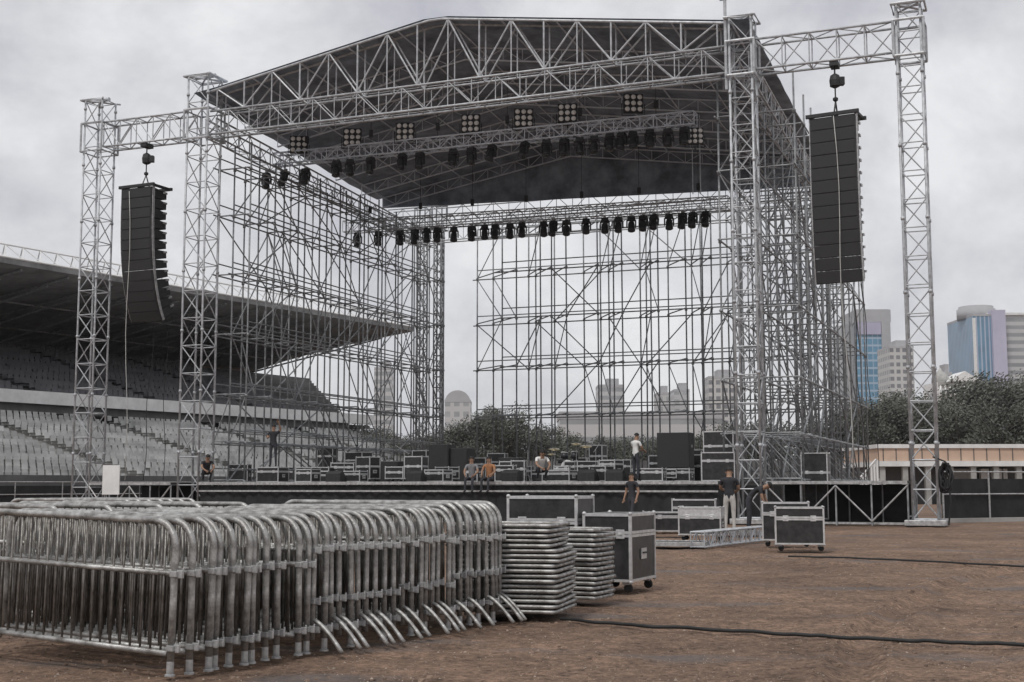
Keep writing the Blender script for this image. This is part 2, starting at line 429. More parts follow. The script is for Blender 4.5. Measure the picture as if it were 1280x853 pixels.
# gable trusses
def gable(n, front=True):
    th = .62
    for dn in (-th/2, th/2):
        gt = MB().tube([S(0, n+dn, HB), S(W, n+dn, HB)], .05, 8).build('bottom_chord', M['truss'], roof, smooth=True)
        MB().tube([S(.5, n+dn, HB+.95), S(W-.5, n+dn, HB+.95)], .045, 8).build('middle_chord', M['truss'], roof, smooth=True)
        MB().tube([S(.3, n+dn, rz(.3, n)), S(UR-.25, n+dn, rz(UR-.3, n)), S(UR+.35, n+dn, rz(UR+.35, n)), S(W-.3, n+dn, rz(W-.3, n))], .05, 8).build('rafter', M['truss'], roof)
        m = MB(); nb = 22
        lace(m, S(.4, n+dn, HB), S(W-.4, n+dn, HB), S(.4, n+dn, HB+.95), S(W-.4, n+dn, HB+.95), nb, .022)
        m.build('lower_lacing', M['truss'], roof)
        m = MB(); nb = 16
        for i in range(nb+1):
            u = .8+(W-1.6)*i/nb
            m.tube([S(u, n+dn, HB+.95), S(u, n+dn, rz(u, n))], .036 if i % 2 else .028, 6)
            if i < nb:
                u2 = .8+(W-1.6)*(i+1)/nb
                if i % 2 == 0: m.tube([S(u, n+dn, rz(u, n)), S(u2, n+dn, HB+.95)], .034, 6)
                else: m.tube([S(u, n+dn, HB+.95), S(u2, n+dn, rz(u2, n))], .034, 6)
        m.build('web', M['truss'], roof)
    m = MB()
    for i in range(17):
        u = .8+(W-1.6)*i/16
        m.tube([S(u, n-th/2, HB), S(u, n+th/2, HB)], .022, 5); m.tube([S(u, n-th/2, rz(u, n)), S(u, n+th/2, rz(u, n))], .022, 5)
        m.tube([S(u, n-th/2, HB+.95), S(u, n+th/2, HB+.95)], .022, 5)
    m.tube([S(.8, n, HB), S(W-.8, n, HB)], .015, 5); m.tube([S(.8, n, HB+.95), S(W-.8, n, HB+.95)], .015, 5)
    m.build('cross_tie', M['truss'], roof)
gable(0)
# inner rafters + purlins on the underside
for n in (2.6, 5.2, 7.8, 10.4, 13.0, 15.3):
    for dz in (0, -.5):
        MB().tube([S(.2, n, rz(.2, n)+dz), S(UR, n, rz(UR, n)+dz), S(W-.2, n, rz(W-.2, n)+dz)], .035, 6).build('inner_rafter', M['bright'], roof)
    for a, b in ((.2, UR), (UR, W-.2)):
        m = MB(); lace(m, S(a, n, rz(a, n)), S(b, n, rz(b, n)), S(a, n, rz(a, n)-.5), S(b, n, rz(b, n)-.5), 14, .016); m.build('rafter_lacing', M['bright'], roof)
for i in range(11):
    u = .3+(W-.6)*i/10
    MB().tube([S(u, -.3, rz(u, -.3)-.02), S(u, NR, rz(u, NR)-.02)], .035, 6).build('purlin', M['bright'], roof)
for nq, zq in ((16.6, 14.75), (18.6, 14.15)):
    for dz in (0, .8):
        for dn in (-.3, .3): MB().tube([S(0, nq+dn, zq+dz), S(W, nq+dn, zq+dz-.1)], .035, 6).build('rear_chord', M['truss'], roof)
    m = MB(); lace(m, S(0, nq-.3, zq), S(W, nq-.3, zq-.1), S(0, nq-.3, zq+.8), S(W, nq-.3, zq+.7), 26, .018); m.build('rear_lacing', M['truss'], roof)
# eave side trusses
for u, s in ((-.15, 1), (W+.15, -1)):
    for dz in (0, .75):
        for du in (0, s*.5):
            MB().tube([S(u+du, .3, HB+.1+dz), S(u+du, D, 14.3+dz)], .04, 6).build('side_chord', M['truss'], roof)
    for du in (0, s*.5):
        m = MB(); lace(m, S(u+du, .3, HB+.1), S(u+du, D, 14.3), S(u+du, .3, HB+.85), S(u+du, D, 15.05), 24, .02); m.build('side_lacing', M['truss'], roof)
    m = MB(); lace(m, S(u, .3, HB+.1), S(u, D, 14.3), S(u+s*.5, .3, HB+.1), S(u+s*.5, D, 14.3), 24, .018); m.build('side_lacing', M['truss'], roof)

# ------------------------------------------------------------------ light trusses, lights
LN, LZ = 5.0, 15.05
ua, za = at_n(345, 207, LN); ub, zb_ = at_n(870, 157, LN)
lt = empty('lighting_truss', S((ua+ub)/2, LN, LZ), 'front lighting truss hung under the roof with floodlights above it', 'truss', 'lighting trusses', world=True)
P0, P1 = S(ua, LN, za), S(ub, LN, zb_)
truss(lt, P0, P1, .5, .5, N, .036, .02, 'bright')
for k in range(6):
    p = P0.lerp(P1, (k+.5)/6); u_ = (p-O).dot(U)
    MB().tube([p+V((0, 0, .5)), V((p.x, p.y, rz(u_, LN)-.3))], .012, 5).box(p+V((0, 0, 1.0)), (.16, .16, .3)).build('drop_chain', M['black'], lt)
for k in (-.15, .15):
    MB().tube([P1+U*k+V((0, 0, .4)), P1+U*k+V((0, 0, -2.7))], .02, 5).build('drop_cable', M['scaf'], lt)
RN = 13.0
uc, zc = at_n(432, 291, RN); ud, zd = at_n(912, 262, RN)
lt2 = empty('lighting_truss', S((uc+ud)/2, RN, zc), 'rear lighting truss hung low in front of the back scaffolding', 'truss', 'lighting trusses', world=True)
Q0, Q1 = S(uc, RN, zc), S(ud, RN, zd)
truss(lt2, Q0, Q1, .55, .55, N, .03, .018, 'truss')
for k in range(7):
    p = Q0.lerp(Q1, (k+.5)/7); u_ = (p-O).dot(U)
    MB().tube([p+V((0, 0, .55)), V((p.x, p.y, rz(u_, RN)-.3))], .012, 5).box(p+V((0, 0, 1.1)), (.16, .16, .3)).build('drop_chain', M['black'], lt2)

def make_head():
    t = empty('moving_head_light', (0, 0, 0), 'x', 'stage light')
    MB().box((0, 0, -.05), (.10, .12, .10)).tube([(0, -.07, -.02), (0, .07, -.02)], .05, 8).build('clamp', M['galv'], t)
    MB().box((0, 0, -.18), (.36, .30, .17), top=.85).build('base', M['black'], t, bevel=.02)
    y = MB().box((0, 0, -.29), (.42, .16, .06))
    for s in (-1, 1): y.box((s*.20, 0, -.45), (.05, .14, .34))
    y.build('yoke', M['black'], t, bevel=.01)
    MB().lathe([(.07, 0), (.13, .04), (.155, .14), (.155, .3), (.17, .36), (.175, .46), (.15, .47)], (0, .0, -.33), (0, -.18, -1), 14).build('head', M['blackgl'], t, smooth=True)
    MB().lathe([(.14, 0), (.12, .025), (.0, .035)], V((0, 0, -.33))+V((0, -.18, -1)).normalized()*.47, (0, -.18, -1), 14).build('lens', M['glasslens'], t, smooth=True)
    return t
def tag_pos(P0, P1, px):
    lo, hi = -.3, 1.3
    for _ in range(40):
        m = (lo+hi)/2; p = P0.lerp(P1, m)
        if 640+F_PX*p.x/(p.y*cos(PITCH)+(p.z-CZ)*sin(PITCH)) < px: lo = m
        else: hi = m
    return P0.lerp(P1, lo)
hd = make_head(); first = True
fx = [337, 361, 386, 424, 441, 466, 507, 528, 570, 592, 619, 660, 686, 708, 727, 745, 765, 780, 793, 815, 837, 858]
for i, px in enumerate(fx):
    p = tag_pos(P0, P1, px) if px > 400 else tag_pos(P0, P1, px)+V((0, 0, -.25))
    place(hd, first, p+N*(-.2)+V((0, 0, .0)), -A+random.uniform(-.5, .5), f'black moving head light under the front lighting truss, {od(i)} from its left end', 'moving lights on the front truss', (random.uniform(-.25, .1), 0)); first = False
rx = [450, 476, 503, 521, 536, 550, 570, 592, 608, 622, 640, 655, 682, 694, 710, 735, 758, 775, 791, 806, 820, 838, 855, 868, 884]
for i, px in enumerate(rx):
    p = tag_pos(Q0, Q1, px)
    place(hd, False, p+N*(-.2), -A+random.uniform(-.5, .5), f'black moving head light under the rear lighting truss, {od(i)} from its left end', 'moving lights on the rear truss', (random.uniform(-.2, .1), 0))
def make_blinder():
    t = empty('floodlight_panel', (0, 0, 0), 'x', 'floodlight')
    MB().box((0, 0, 0), (.78, .16, .78)).build('housing', M['black'], t, bevel=.02)
    MB().tube([(-.45, 0, 0), (-.45, 0, -.5), (.45, 0, -.5), (.45, 0, 0)], .02, 6).tube([(0, 0, -.5), (0, 0, -.62)], .03, 6).build('bracket', M['black'], t)
    for i in (-1, 0, 1):
        for j in (-1, 0, 1):
            l = MB().lathe([(.10, 0), (.095, .02), (.07, .04), (.03, .05), (.0, .052)], (i*.25, -.082, j*.25), (0, -1, 0), 12).build('lamp', M['lens'], t, smooth=True)
    return t
bl = make_blinder(); first = True
bx = [(374, 181), (441, 172), (507, 165), (589, 155), (655, 148), (710, 142), (792, 130)]
for i, (px, py) in enumerate(bx):
    u_, z_ = at_n(px, py, LN-.1)
    place(bl, first, S(u_, LN-.1, z_), -A+.35+random.uniform(-.15, .15), f'nine-lamp floodlight panel above the front lighting truss, {od(i)} from the left', 'floodlight panels', (-.06, 0)); first = False
u_, z_ = at_n(869, 171, LN)
place(bl, False, S(u_, LN, z_), -A+.35, 'nine-lamp floodlight panel hanging below the right end of the front lighting truss', 'floodlight panels', (-.06, 0), (.85, .85, .85))

# ------------------------------------------------------------------ scaffolding
def scaffold(label, rows, levels, z0, z1, brace, r=.032, seed=1, group='scaffold walls of the stage'):
    rnd = random.Random(seed)
    c = sum((p for row in rows for p in row), V((0, 0, 0)))/sum(len(q) for q in rows)
    t = empty('scaffold_wall', V((c.x, c.y, 0)), label, 'scaffolding', group, world=True)
    Z = lambda p, z: V((p.x, p.y, z))
    for row in rows:
        for p in row:
            j = V((rnd.uniform(-.05, .05), rnd.uniform(-.05, .05), 0))
            m = MB().tube([Z(p, z0), Z(p+j, z1+rnd.uniform(-.4, .3))], r, 7)
            for z in levels: m.tube([Z(p+j*.5, z-.07), Z(p+j*.5, z+.05)], r*1.8, 7)
            m.box(Z(p, z0+.01), (.15, .15, .02)); m.build('standard', M['scaf'], t, smooth=True)
        for z in levels:
            d = (row[-1]-row[0]).normalized()
            zz = z+rnd.uniform(-.05, .05)
            MB().tube([Z(row[0]-d*rnd.uniform(.1, .5), zz)]+[Z(p, zz) for p in row[1:-1]]+[Z(row[-1]+d*rnd.uniform(.1, .5), zz+rnd.uniform(-.04, .04))], r*.92, 6).build('ledger', M['scaf'], t)
            if brace.get('double'):
                MB().tube([Z(row[0], zz+.5), Z(row[-1], zz+.5)], r*.8, 6).build('guard_rail', M['scaf'], t)
    for a, b in zip(rows[:-1], rows[1:]):
        for p, q in zip(a, b):
            m = MB()
            for i, z in enumerate(levels): m.tube([Z(p, z+.06), Z(q, z+.06)], r*.85, 6)
            for i in range(len(levels)-1):
                if rnd.random() < brace.get('cross', .6):
                    (m.tube([Z(p, levels[i]), Z(q, levels[i+1])], r*.7, 6) if (i % 2) else m.tube([Z(q, levels[i]), Z(p, levels[i+1])], r*.7, 6))
            m.build('transom_frame', M['scaf'], t)
    for row in rows:
        for b in range(0, len(row)-1):
            for i in range(len(levels)-1):
                if rnd.random() < brace.get('face', .35):
                    sp = min(len(row)-1-b, rnd.choice((1, 1, 2)))
                    while (row[b+sp]-row[b]).length < 1.25 and b+sp < len(row)-1: sp += 1
                    if (row[b+sp]-row[b]).length < 1.25: continue
                    a, c = (row[b], row[b+sp]) if rnd.random() < .5 else (row[b+sp], row[b])
                    MB().tube([Z(a, levels[i]), Z(c, levels[i+1])], r*.8, 6).build('brace', M['scaf'], t)
    return t
LV = [1.45, 3.0, 4.9, 7.35, 9.8, 12.25, 14.2]
scaffold('tall scaffold wall along the left side of the stage, in front of the spectator stand',
         [[S(u, n, 0) for n in [1.3+1.87*i for i in range(11)]] for u in (-.1, .65, 1.4)], LV, .02, 15.2, dict(face=.48, cross=.25, double=1), r=.036, seed=3)
scaffold('tall dense scaffold wall along the right side of the stage',
         [[S(u, n, 0) for n in [1.3+1.87*i for i in range(11)]] for u in (W-1.2, W+.1, W+1.5)], LV, .02, 15.4, dict(face=.46, cross=.8), r=.036, seed=5)
pr_ = [596, 617, 661, 671, 694, 732, 753, 764, 803, 810, 838, 868, 881, 915, 940, 960, 1000]
pf_ = [628, 646, 677, 690, 710, 750, 769, 781, 817, 826, 861, 882, 893, 930, 955, 978, 1022]
scaffold('open scaffold wall closing the back of the stage, skyline showing through it',
         [[S(at_n(px, 600, 17.9)[0], 17.9) for px in pf_], [S(at_n(px, 600, D)[0], D) for px in pr_]], [1.45, 4.8, 7.3, 9.75, 12.2, 14.4], .02, 15.0, dict(face=.20, cross=.5, double=1), r=.038, seed=11)

# ------------------------------------------------------------------ stage deck
dk = empty('stage_deck', S(W/2, 9, 0), 'raised black stage deck with cloth skirt between the front towers', 'stage', world=True)
DZ = 1.42
MB().obox(S(.9, -1.0, DZ-.12), U*(W-1.8), N*20.2, V((0, 0, .12))).build('deck_boards', M['deck'], dk)
MB().obox(S(.9, -1.06, DZ-.1), U*(W-1.8), N*.05, V((0, 0, .107))).build('front_edge', M['galv'], dk)
MB().obox(S(.9, -1.05, DZ-.36), U*(W-1.8), N*.05, V((0, 0, .06))).build('lower_rail', M['galv'], dk)
sk = MB(); nsk = 160
for i in range(nsk+1):
    u_ = .9+(W-1.8)*i/nsk; w_ = .05*sin(i*1.7)+.03*sin(i*.53)
    sk.v += [S(u_, -.93+w_*.6, DZ-.14), S(u_, -.95+w_, .02)]
for i in range(nsk): a = 2*i; sk.f.append((a, a+1, a+3, a+2)); sk.mi.append(0)
sk.build('front_skirt', M['cloth_black'], dk, smooth=True)
for u_ in (.92, W-.92): MB().obox(S(u_, -.9, .02), U*.03, N*20, V((0, 0, DZ-.16))).build('side_skirt', M['cloth_black'], dk)
MB().obox(S(.9, 19.1, .02), U*(W-1.8), N*.03, V((0, 0, DZ-.16))).build('rear_skirt', M['cloth_black'], dk)
# wing platforms
def wing(u0, u1, label):
    t = empty('wing_platform', S((u0+u1)/2, 1, 0), label, 'platform', 'wing platforms', world=True)
    MB().obox(S(u0, -.6, DZ-.08), U*(u1-u0), N*3.4, V((0, 0, .08))).build('deck_boards', M['deck'], t)
    MB().obox(S(u0, -.66, DZ-.1), U*(u1-u0), N*.05, V((0, 0, .1))).build('front_edge', M['galv'], t)
    nb = 4
    for i in range(nb+1):
        u_ = u0+(u1-u0)*i/nb
        for n_ in (-.6, 2.6): MB().tube([S(u_, n_, .02), S(u_, n_, DZ-.1)], .03, 7).build('leg', M['scaf'], t)
        if i < nb:
            v_ = u0+(u1-u0)*(i+1)/nb
            a, b = (u_, v_) if i % 2 else (v_, u_)
            MB().tube([S(b, -.64, DZ-.15), S(a, -.64, .15)], .028, 6).build('brace', M['galv'], t)
    MB().obox(S(u0, 2.7, .02), U*(u1-u0), N*.03, V((0, 0, DZ-.14))).build('back_cloth', M['cloth_black'], t)
    MB().obox(S(u0, -.5, .05), U*(u1-u0), N*.07, V((0, 0, .07))).build('foot_rail', M['galv'], t)
    for u_ in (u0, u1):
        MB().tube([S(u_, -.5, .3), S(u_, 2.6, .3)], .025, 6).build('side_rail', M['scaf'], t)
wing(W+.6, W+WR-.5, 'black scaffold platform under the right speaker array')
wing(-WL+.6, -.7, 'black scaffold platform under the left speaker array')

# ------------------------------------------------------------------ line arrays
def line_array(u, n, ztop, label, rzz, curve, ncab=13, w=1.5, d=.95):
    p = S(u, n, ztop)
    t = empty('line_array', p, label, 'loudspeakers', 'line array loudspeakers', rz=rzz)
    b = MB()
    for y in (-d/2, d/2): b.box((0, y, .06), (w+.25, .1, .12))
    for x in (-w/2, 0, w/2): b.box((x, 0, .06), (.1, d, .1))
    b.tube([(0, -.25, .1), (0, 0, .62), (0, .25, .1)], .03, 6)
    b.build('bumper_frame', M['black'], t, bevel=.01)
    pos = V((0, -d/2, -.02)); ang = 0; H = .425
    for i in range(ncab):
        ang += curve*(i/ncab)**1.2
        R = Matrix.Rotation(ang, 3, 'X')        # tip the face downward
        piv = pos+R @ V((0, 0, 0))
        m = MB()
        def q(x, y, z): return piv+R @ V((x, y+d/2, z))
        h = H-.006
        sh = [(-w/2, -d/2, 0), (w/2, -d/2, 0), (w/2*.82, d/2, -.05), (-w/2*.82, d/2, -.05)]
        vs = [q(*c) for c in sh]+[q(x, y, -h+(.05 if y > 0 else 0)*1.6) for x, y, z in sh]
        m.add(vs, [(0, 1, 2, 3), (7, 6, 5, 4), (1, 0, 4, 5), (2, 1, 5, 6), (3, 2, 6, 7), (0, 3, 7, 4)])
        cab = m.build('cabinet', M['black'], t, bevel=.012)
        gl = MB().add([q(-w/2+.05, -d/2-.012, -.03), q(w/2-.05, -d/2-.012, -.03), q(w/2-.05, -d/2-.012, -h+.03), q(-w/2+.05, -d/2-.012, -h+.03),
                       q(-w/2+.05, -d/2+.004, -.03), q(w/2-.05, -d/2+.004, -.03), q(w/2-.05, -d/2+.004, -h+.03), q(-w/2+.05, -d/2+.004, -h+.03)],
                      [(0, 3, 2, 1), (0, 1, 5, 4), (1, 2, 6, 5), (2, 3, 7, 6), (3, 0, 4, 7)])
        gl.build('grille', M['grille'], cab)
        for s in (-1, 1):
            for nm, c, tk in (('front_plate', [q(s*(w/2+.012), y, z) for y, z in ((-d/2+.04, .02), (-d/2+.16, .02), (-d/2+.16, -h), (-d/2+.04, -h))], .03),
                              ('rear_plate', [q(s*(w/2*.85+.01), y, z) for y, z in ((d/2-.25, -.06), (d/2-.05, -.06), (d/2-.05, -.14), (d/2-.25, -.14))], .05)):
                c2 = [x+R @ V((s*tk, 0, 0)) for x in c]
                MB().add(c+c2, [(0, 1, 2, 3), (7, 6, 5, 4), (0, 4, 5, 1), (1, 5, 6, 2), (2, 6, 7, 3), (3, 7, 4, 0)]).build(nm, M['galv'], cab)
        pos = q(0, -d/2, -H)
    return t, p, pos
_, pl_, el_ = line_array(-2.72, -.1, 13.35, 'curved black line array loudspeaker hanging from the left wing truss', -A-.05, .085, 13, 1.55, 1.1)
_, pr2_, er_ = line_array(25.05, -.1, 13.35, 'straighter black line array loudspeaker hanging from the right wing truss', -A-.12, .03, 13, 1.5, 1.0)
for p, lab in ((pl_, 'chain hoist between the left wing truss and the curved speaker array'), (pr2_, 'chain hoist between the right wing truss and the straighter speaker array')):
    t = empty('chain_hoist', p+V((0, 0, .62)), lab, 'hoist', 'chain hoists', world=True)
    c = p+V((0, 0, .62))
    MB().tube([c, c+V((0, 0, .55))], .025, 6).lathe([(.03, 0), (.09, .05), (.09, .12), (.03, .16)], c+V((0, 0, -.02)), seg=10).build('hook', M['black'], t)
    MB().lathe([(.06, 0), (.17, .06), (.19, .25), (.15, .42), (.06, .48)], c+V((0, 0, .45)), seg=12).box(c+V((.2, 0, .68)), (.2, .22, .26)).build('motor', M['black'], t, smooth=False)
    MB().tube([c+V((0, 0, .9)), V((c.x, c.y, HB+.03))], .028, 6).box(V((c.x, c.y, HB-.1)), (.28, .5, .16), -A).build('chain', M['black'], t)
def hang(p0, p1, label, r=.014):
    m = MB(); pts = [p0.lerp(p1, i/10)+V((.06*sin(i*.3*pi), .0, 0))*(i % 10 > 0) for i in range(11)]
    tag(m.tube(pts, r, 5).build('hanging_cable', M['cable'], smooth=True), label, 'cable', 'cables dropping from the speaker arrays')
hang(el_+S(0, 0)*0+U*-.5+N*.5-V((0, 0, .1))+pl_-pl_*1.0 if False else S(-2.9, .9, 7.9), S(-3.1, .8, 1.5), 'left of the two cables dropping from the curved left speaker array')
hang(S(-2.3, 1.0, 7.9), S(-2.2, .9, 1.5), 'right of the two cables dropping from the curved left speaker array')
hang(S(25.3, .6, 7.9), S(25.6, .6, 1.5), 'left of the two cables dropping from the right speaker array')
hang(S(25.6, .6, 7.9), S(26.0, .5, 1.5), 'right of the two cables dropping from the right speaker array')
hang(S(-3.05, -.72, 13.2), S(-2.75, -.8, 1.5), 'pale rope line hanging in front of the curved left speaker array')
hang(S(25.05, -.75, 13.3), S(25.35, -.8, 1.5), 'pale rope line hanging in front of the right speaker array')
M['rope'] = mat('grey_rope', (.5, .5, .48), .8, 0, .2, 5)
for o in COL.objects:
    if o.get('label', '').startswith('pale rope'): o.data.materials[0] = M['rope']; o.name = 'guide_rope'; o['category'] = 'rope'; o['group'] = 'ropes by the speaker arrays'

# ------------------------------------------------------------------ crowd barriers
def arc(cx, cz, r, a0, a1, n, y=0): return [(cx+r*cos(a0+(a1-a0)*i/n), y, cz+r*sin(a0+(a1-a0)*i/n)) for i in range(n+1)]
def make_barrier(H, mid, brk, L=2.2, near_foot=True):
    """origin under the end that shows in the photo; the barrier runs along +x"""
    t = empty('crowd_barrier', (0, 0, 0), 'x', 'barrier'); r = .0245; b = .185
    fr = [(0, 0, .10), (0, 0, .5)]+arc(b, H-b-r, b, pi, pi/2, 8)+arc(L-b, H-b-r, b, pi/2, 0, 8)+[(L, 0, .5), (L, 0, .10)]
    MB().tube(fr, r, 10).build('frame', M['barrier'], t, smooth=True)
    MB().tube([(r, 0, mid), (L-r, 0, mid)], .019, 8).build('middle_rail', M['barrier'], t, smooth=True)
    MB().tube([(r, 0, .15), (L-r, 0, .15)], .021, 8).build('bottom_rail', M['barrier'], t, smooth=True)
    m = MB(); n = 22
    for i in range(1, n):
        x = L*i/n
        ztop = H-r if b < x < L-b else H-r-b+sqrt(max(0, b*b-(b-min(x, L-x))**2))
        m.tube([(x, 0, .15), (x, 0, ztop)], .0085, 6)
    m.build('bars', M['bars'], t, smooth=True)
    for z in brk:
        k = MB().box((-.012, -.006, z), (.06, .075, .04)).box((-.05, .0, z), (.05, .012, .055)).tube([(-.05, -.03, z-.03), (-.05, -.03, z+.04)], .008, 6)
        k.build('bracket', M['galv'], t, bevel=.004)
    for x, s in ((0, -1), (L, 1)):
        if x == 0 and not near_foot:
            MB().tube([(0, 0, .02), (0, 0, .10)], .0255, 10).lathe([(.036, 0), (.036, .012), (.027, .018)], (0, 0, 0), seg=12).build('foot', M['galv'], t); continue
        f = MB().tube([(x, 0, .26)]+[(x+s*(.30*(1-cos(a))), 0, .24-.0*a+.035*sin(a*2)-.24*(1-cos(a))*.0-.225*sin(a)**2*0-.222*(a/(pi/2))**2) for a in [pi/2*i/8 for i in range(1, 9)]], [.018]*9, 8)
        f.build('foot', M['barrier'], t, smooth=True)
    return t
A0, A1 = V((-2.36, 9.05, 0)), V((-.12, 12.8, 0))
rdir = (A1-A0).normalized(); edir = V((-rdir.y, rdir.x, 0)); BRZ = atan2(edir.y, edir.x)
def on_row(px):
    lo, hi = -.6, 2.
    for _ in range(40):
        m = (lo+hi)/2; p = A0.lerp(A1, m)
        if 640+F_PX*p.x/(p.y*cos(PITCH)+(.7-CZ)*sin(PITCH)) < px: lo = m
        else: hi = m
    return A0.lerp(A1, lo)
protoA = make_barrier(1.07, .69, (.69, .19), near_foot=False); protoB = make_barrier(1.1, .80, (.80, .40, .18))
protoC = make_barrier(1.12, .83, (.83, .43)); protoD = make_barrier(1.15, .80, (.80, .48, .20))
protoE = make_barrier(1.1, .80, (.80, .40, .18), near_foot=False); protoG = make_barrier(1.14, .81, (.81, .47, .20), near_foot=False)
xs = [218, 237, 260, 270, 289, 304, 314, 334, 349, 372, 383, 392, 404, 417, 425, 436, 448, 456, 467, 482, 491, 506, 514, 525, 533, 541, 549, 558, 566, 576, 583, 590, 598, 606, 613, 619, 625]
used = set()
kinds = {'A': (protoA, 'steel crowd barrier with two bracket heights, {} from near end of front row'),
         'B': (protoB, 'steel crowd barrier with three bracket heights, {} from near end of front row'),
         'C': (protoC, 'steel crowd barrier with splayed curved foot, {} from near end of front row'),
         'D': (protoD, 'taller steel crowd barrier near the stacked frames, {} from near end of front row'),
         'E': (protoE, 'steel crowd barrier with upright end post, {} from near end of front row'),
         'G': (protoG, 'taller steel crowd barrier with upright end post, {} from near end of front row')}
for i, px in enumerate(xs):
    k = 'A' if i < 11 else 'B' if i < 21 else 'C' if i < 28 else 'D'
    if i in (12, 15, 19, 22, 24, 27): k = 'E'
    if i in (29, 31, 32, 34): k = 'G'
    pro, lab = kinds[k]
    p = on_row(px)-edir*random.uniform(-.03, .03)
    tl = -radians(1.7)*max(0, 1-i/9)+random.uniform(-.008, .008)
    if i == 0: lab_ = 'foremost steel crowd barrier, its vertical bars and rails facing the camera'
    elif i == len(xs)-1: lab_ = 'rearmost steel crowd barrier of the front row, beside the stacked steel frames'
    else: lab_ = lab.format(od(i))
    place(pro, k not in used, p, BRZ+random.uniform(-.012, .012), lab_, 'crowd barriers nested in the front row', (random.uniform(-.022, .022), tl), (1, 1, random.uniform(.985, 1.012))); used.add(k)
for i in range(14):                            # second row behind the left ends
    p = A0.lerp(A1, .30+i*.045)+edir*2.62
    place(protoA if i % 3 else protoD, False, p-edir*random.uniform(-.03, .06), BRZ+random.uniform(-.02, .02),
          f'crowd barrier showing only its top rail behind the front row, {od(i)} from near end', 'crowd barriers of the second row', (random.uniform(-.015, .015), random.uniform(-.012, .002)))
for i in range(7):
    p = V((-4.9+.10*i, 17.0+.16*i, 0))
    place(protoD, False, p, BRZ+.1+random.uniform(-.02, .02),
          f'steel crowd barrier of the small hindmost group at left, {od(i)} from its near end', 'crowd barriers of the hindmost group', (random.uniform(-.01, .01), 0))

# ------------------------------------------------------------------ stacked steel frames
def make_frame(w, d):
    t = empty('deck_frame', (0, 0, 0), 'x', 'steel frame'); r = .019; b = .05
    pts = []
    for cx, cy, a0 in ((w/2-b, -d/2+b, -pi/2), (w/2-b, d/2-b, 0), (-w/2+b, d/2-b, pi/2), (-w/2+b, -d/2+b, pi)):
        pts += [(cx+b*cos(a0+pi/2*i/4), cy+b*sin(a0+pi/2*i/4), r) for i in range(5)]
    MB().tube(pts, r, 8, closed=True).build('frame', M['barrier'], t, smooth=True)
    m = MB()
    for x in (-w/4, 0, w/4): m.tube([(x, -d/2+r, r), (x, d/2-r, r)], .012, 6)
    m.build('crossbar', M['galv'], t)
    MB().box((0, 0, r), (w-.09, d-.09, .016)).build('panel', M['wood'], t)
    return t
fp = make_frame(1.05, .92); first = True
def stack(corner, yaw, w, d, levels, z0, step, label, group, shift=0, shift_from=99):
    global first
    R = Matrix.Rotation(yaw, 3, 'Z')
    for i in range(levels):
        sx = -shift if i >= shift_from else 0
        c = V(corner)+R @ V((-w/2+sx+random.uniform(-.022, .022), d/2+random.uniform(-.02, .02), z0+step*i))
        j = levels-1-i
        lab = label.format('topmost') if j == 0 else label.format('lowest') if i == 0 else label.format(od(j)+' from the top')
        place(fp, first, c, yaw+random.uniform(-.03, .03), lab, group); first = False
stack((.43, 12.78, 0), -radians(14), 1.05, .92, 18, .06, .0485, 'flat steel deck frame beside the barriers, {} in the taller stack', 'frames in the taller stack', .06, 13)
stack((.90, 14.3, 0), -radians(26), 1.05*.62, .92*.62, 15, .06, .052, 'small steel deck frame, {} in the shorter stack', 'frames in the shorter stack')
for o in [o for o in COL.objects if o.get('group') == 'frames in the shorter stack']: o.scale = (.62, .62, 1)

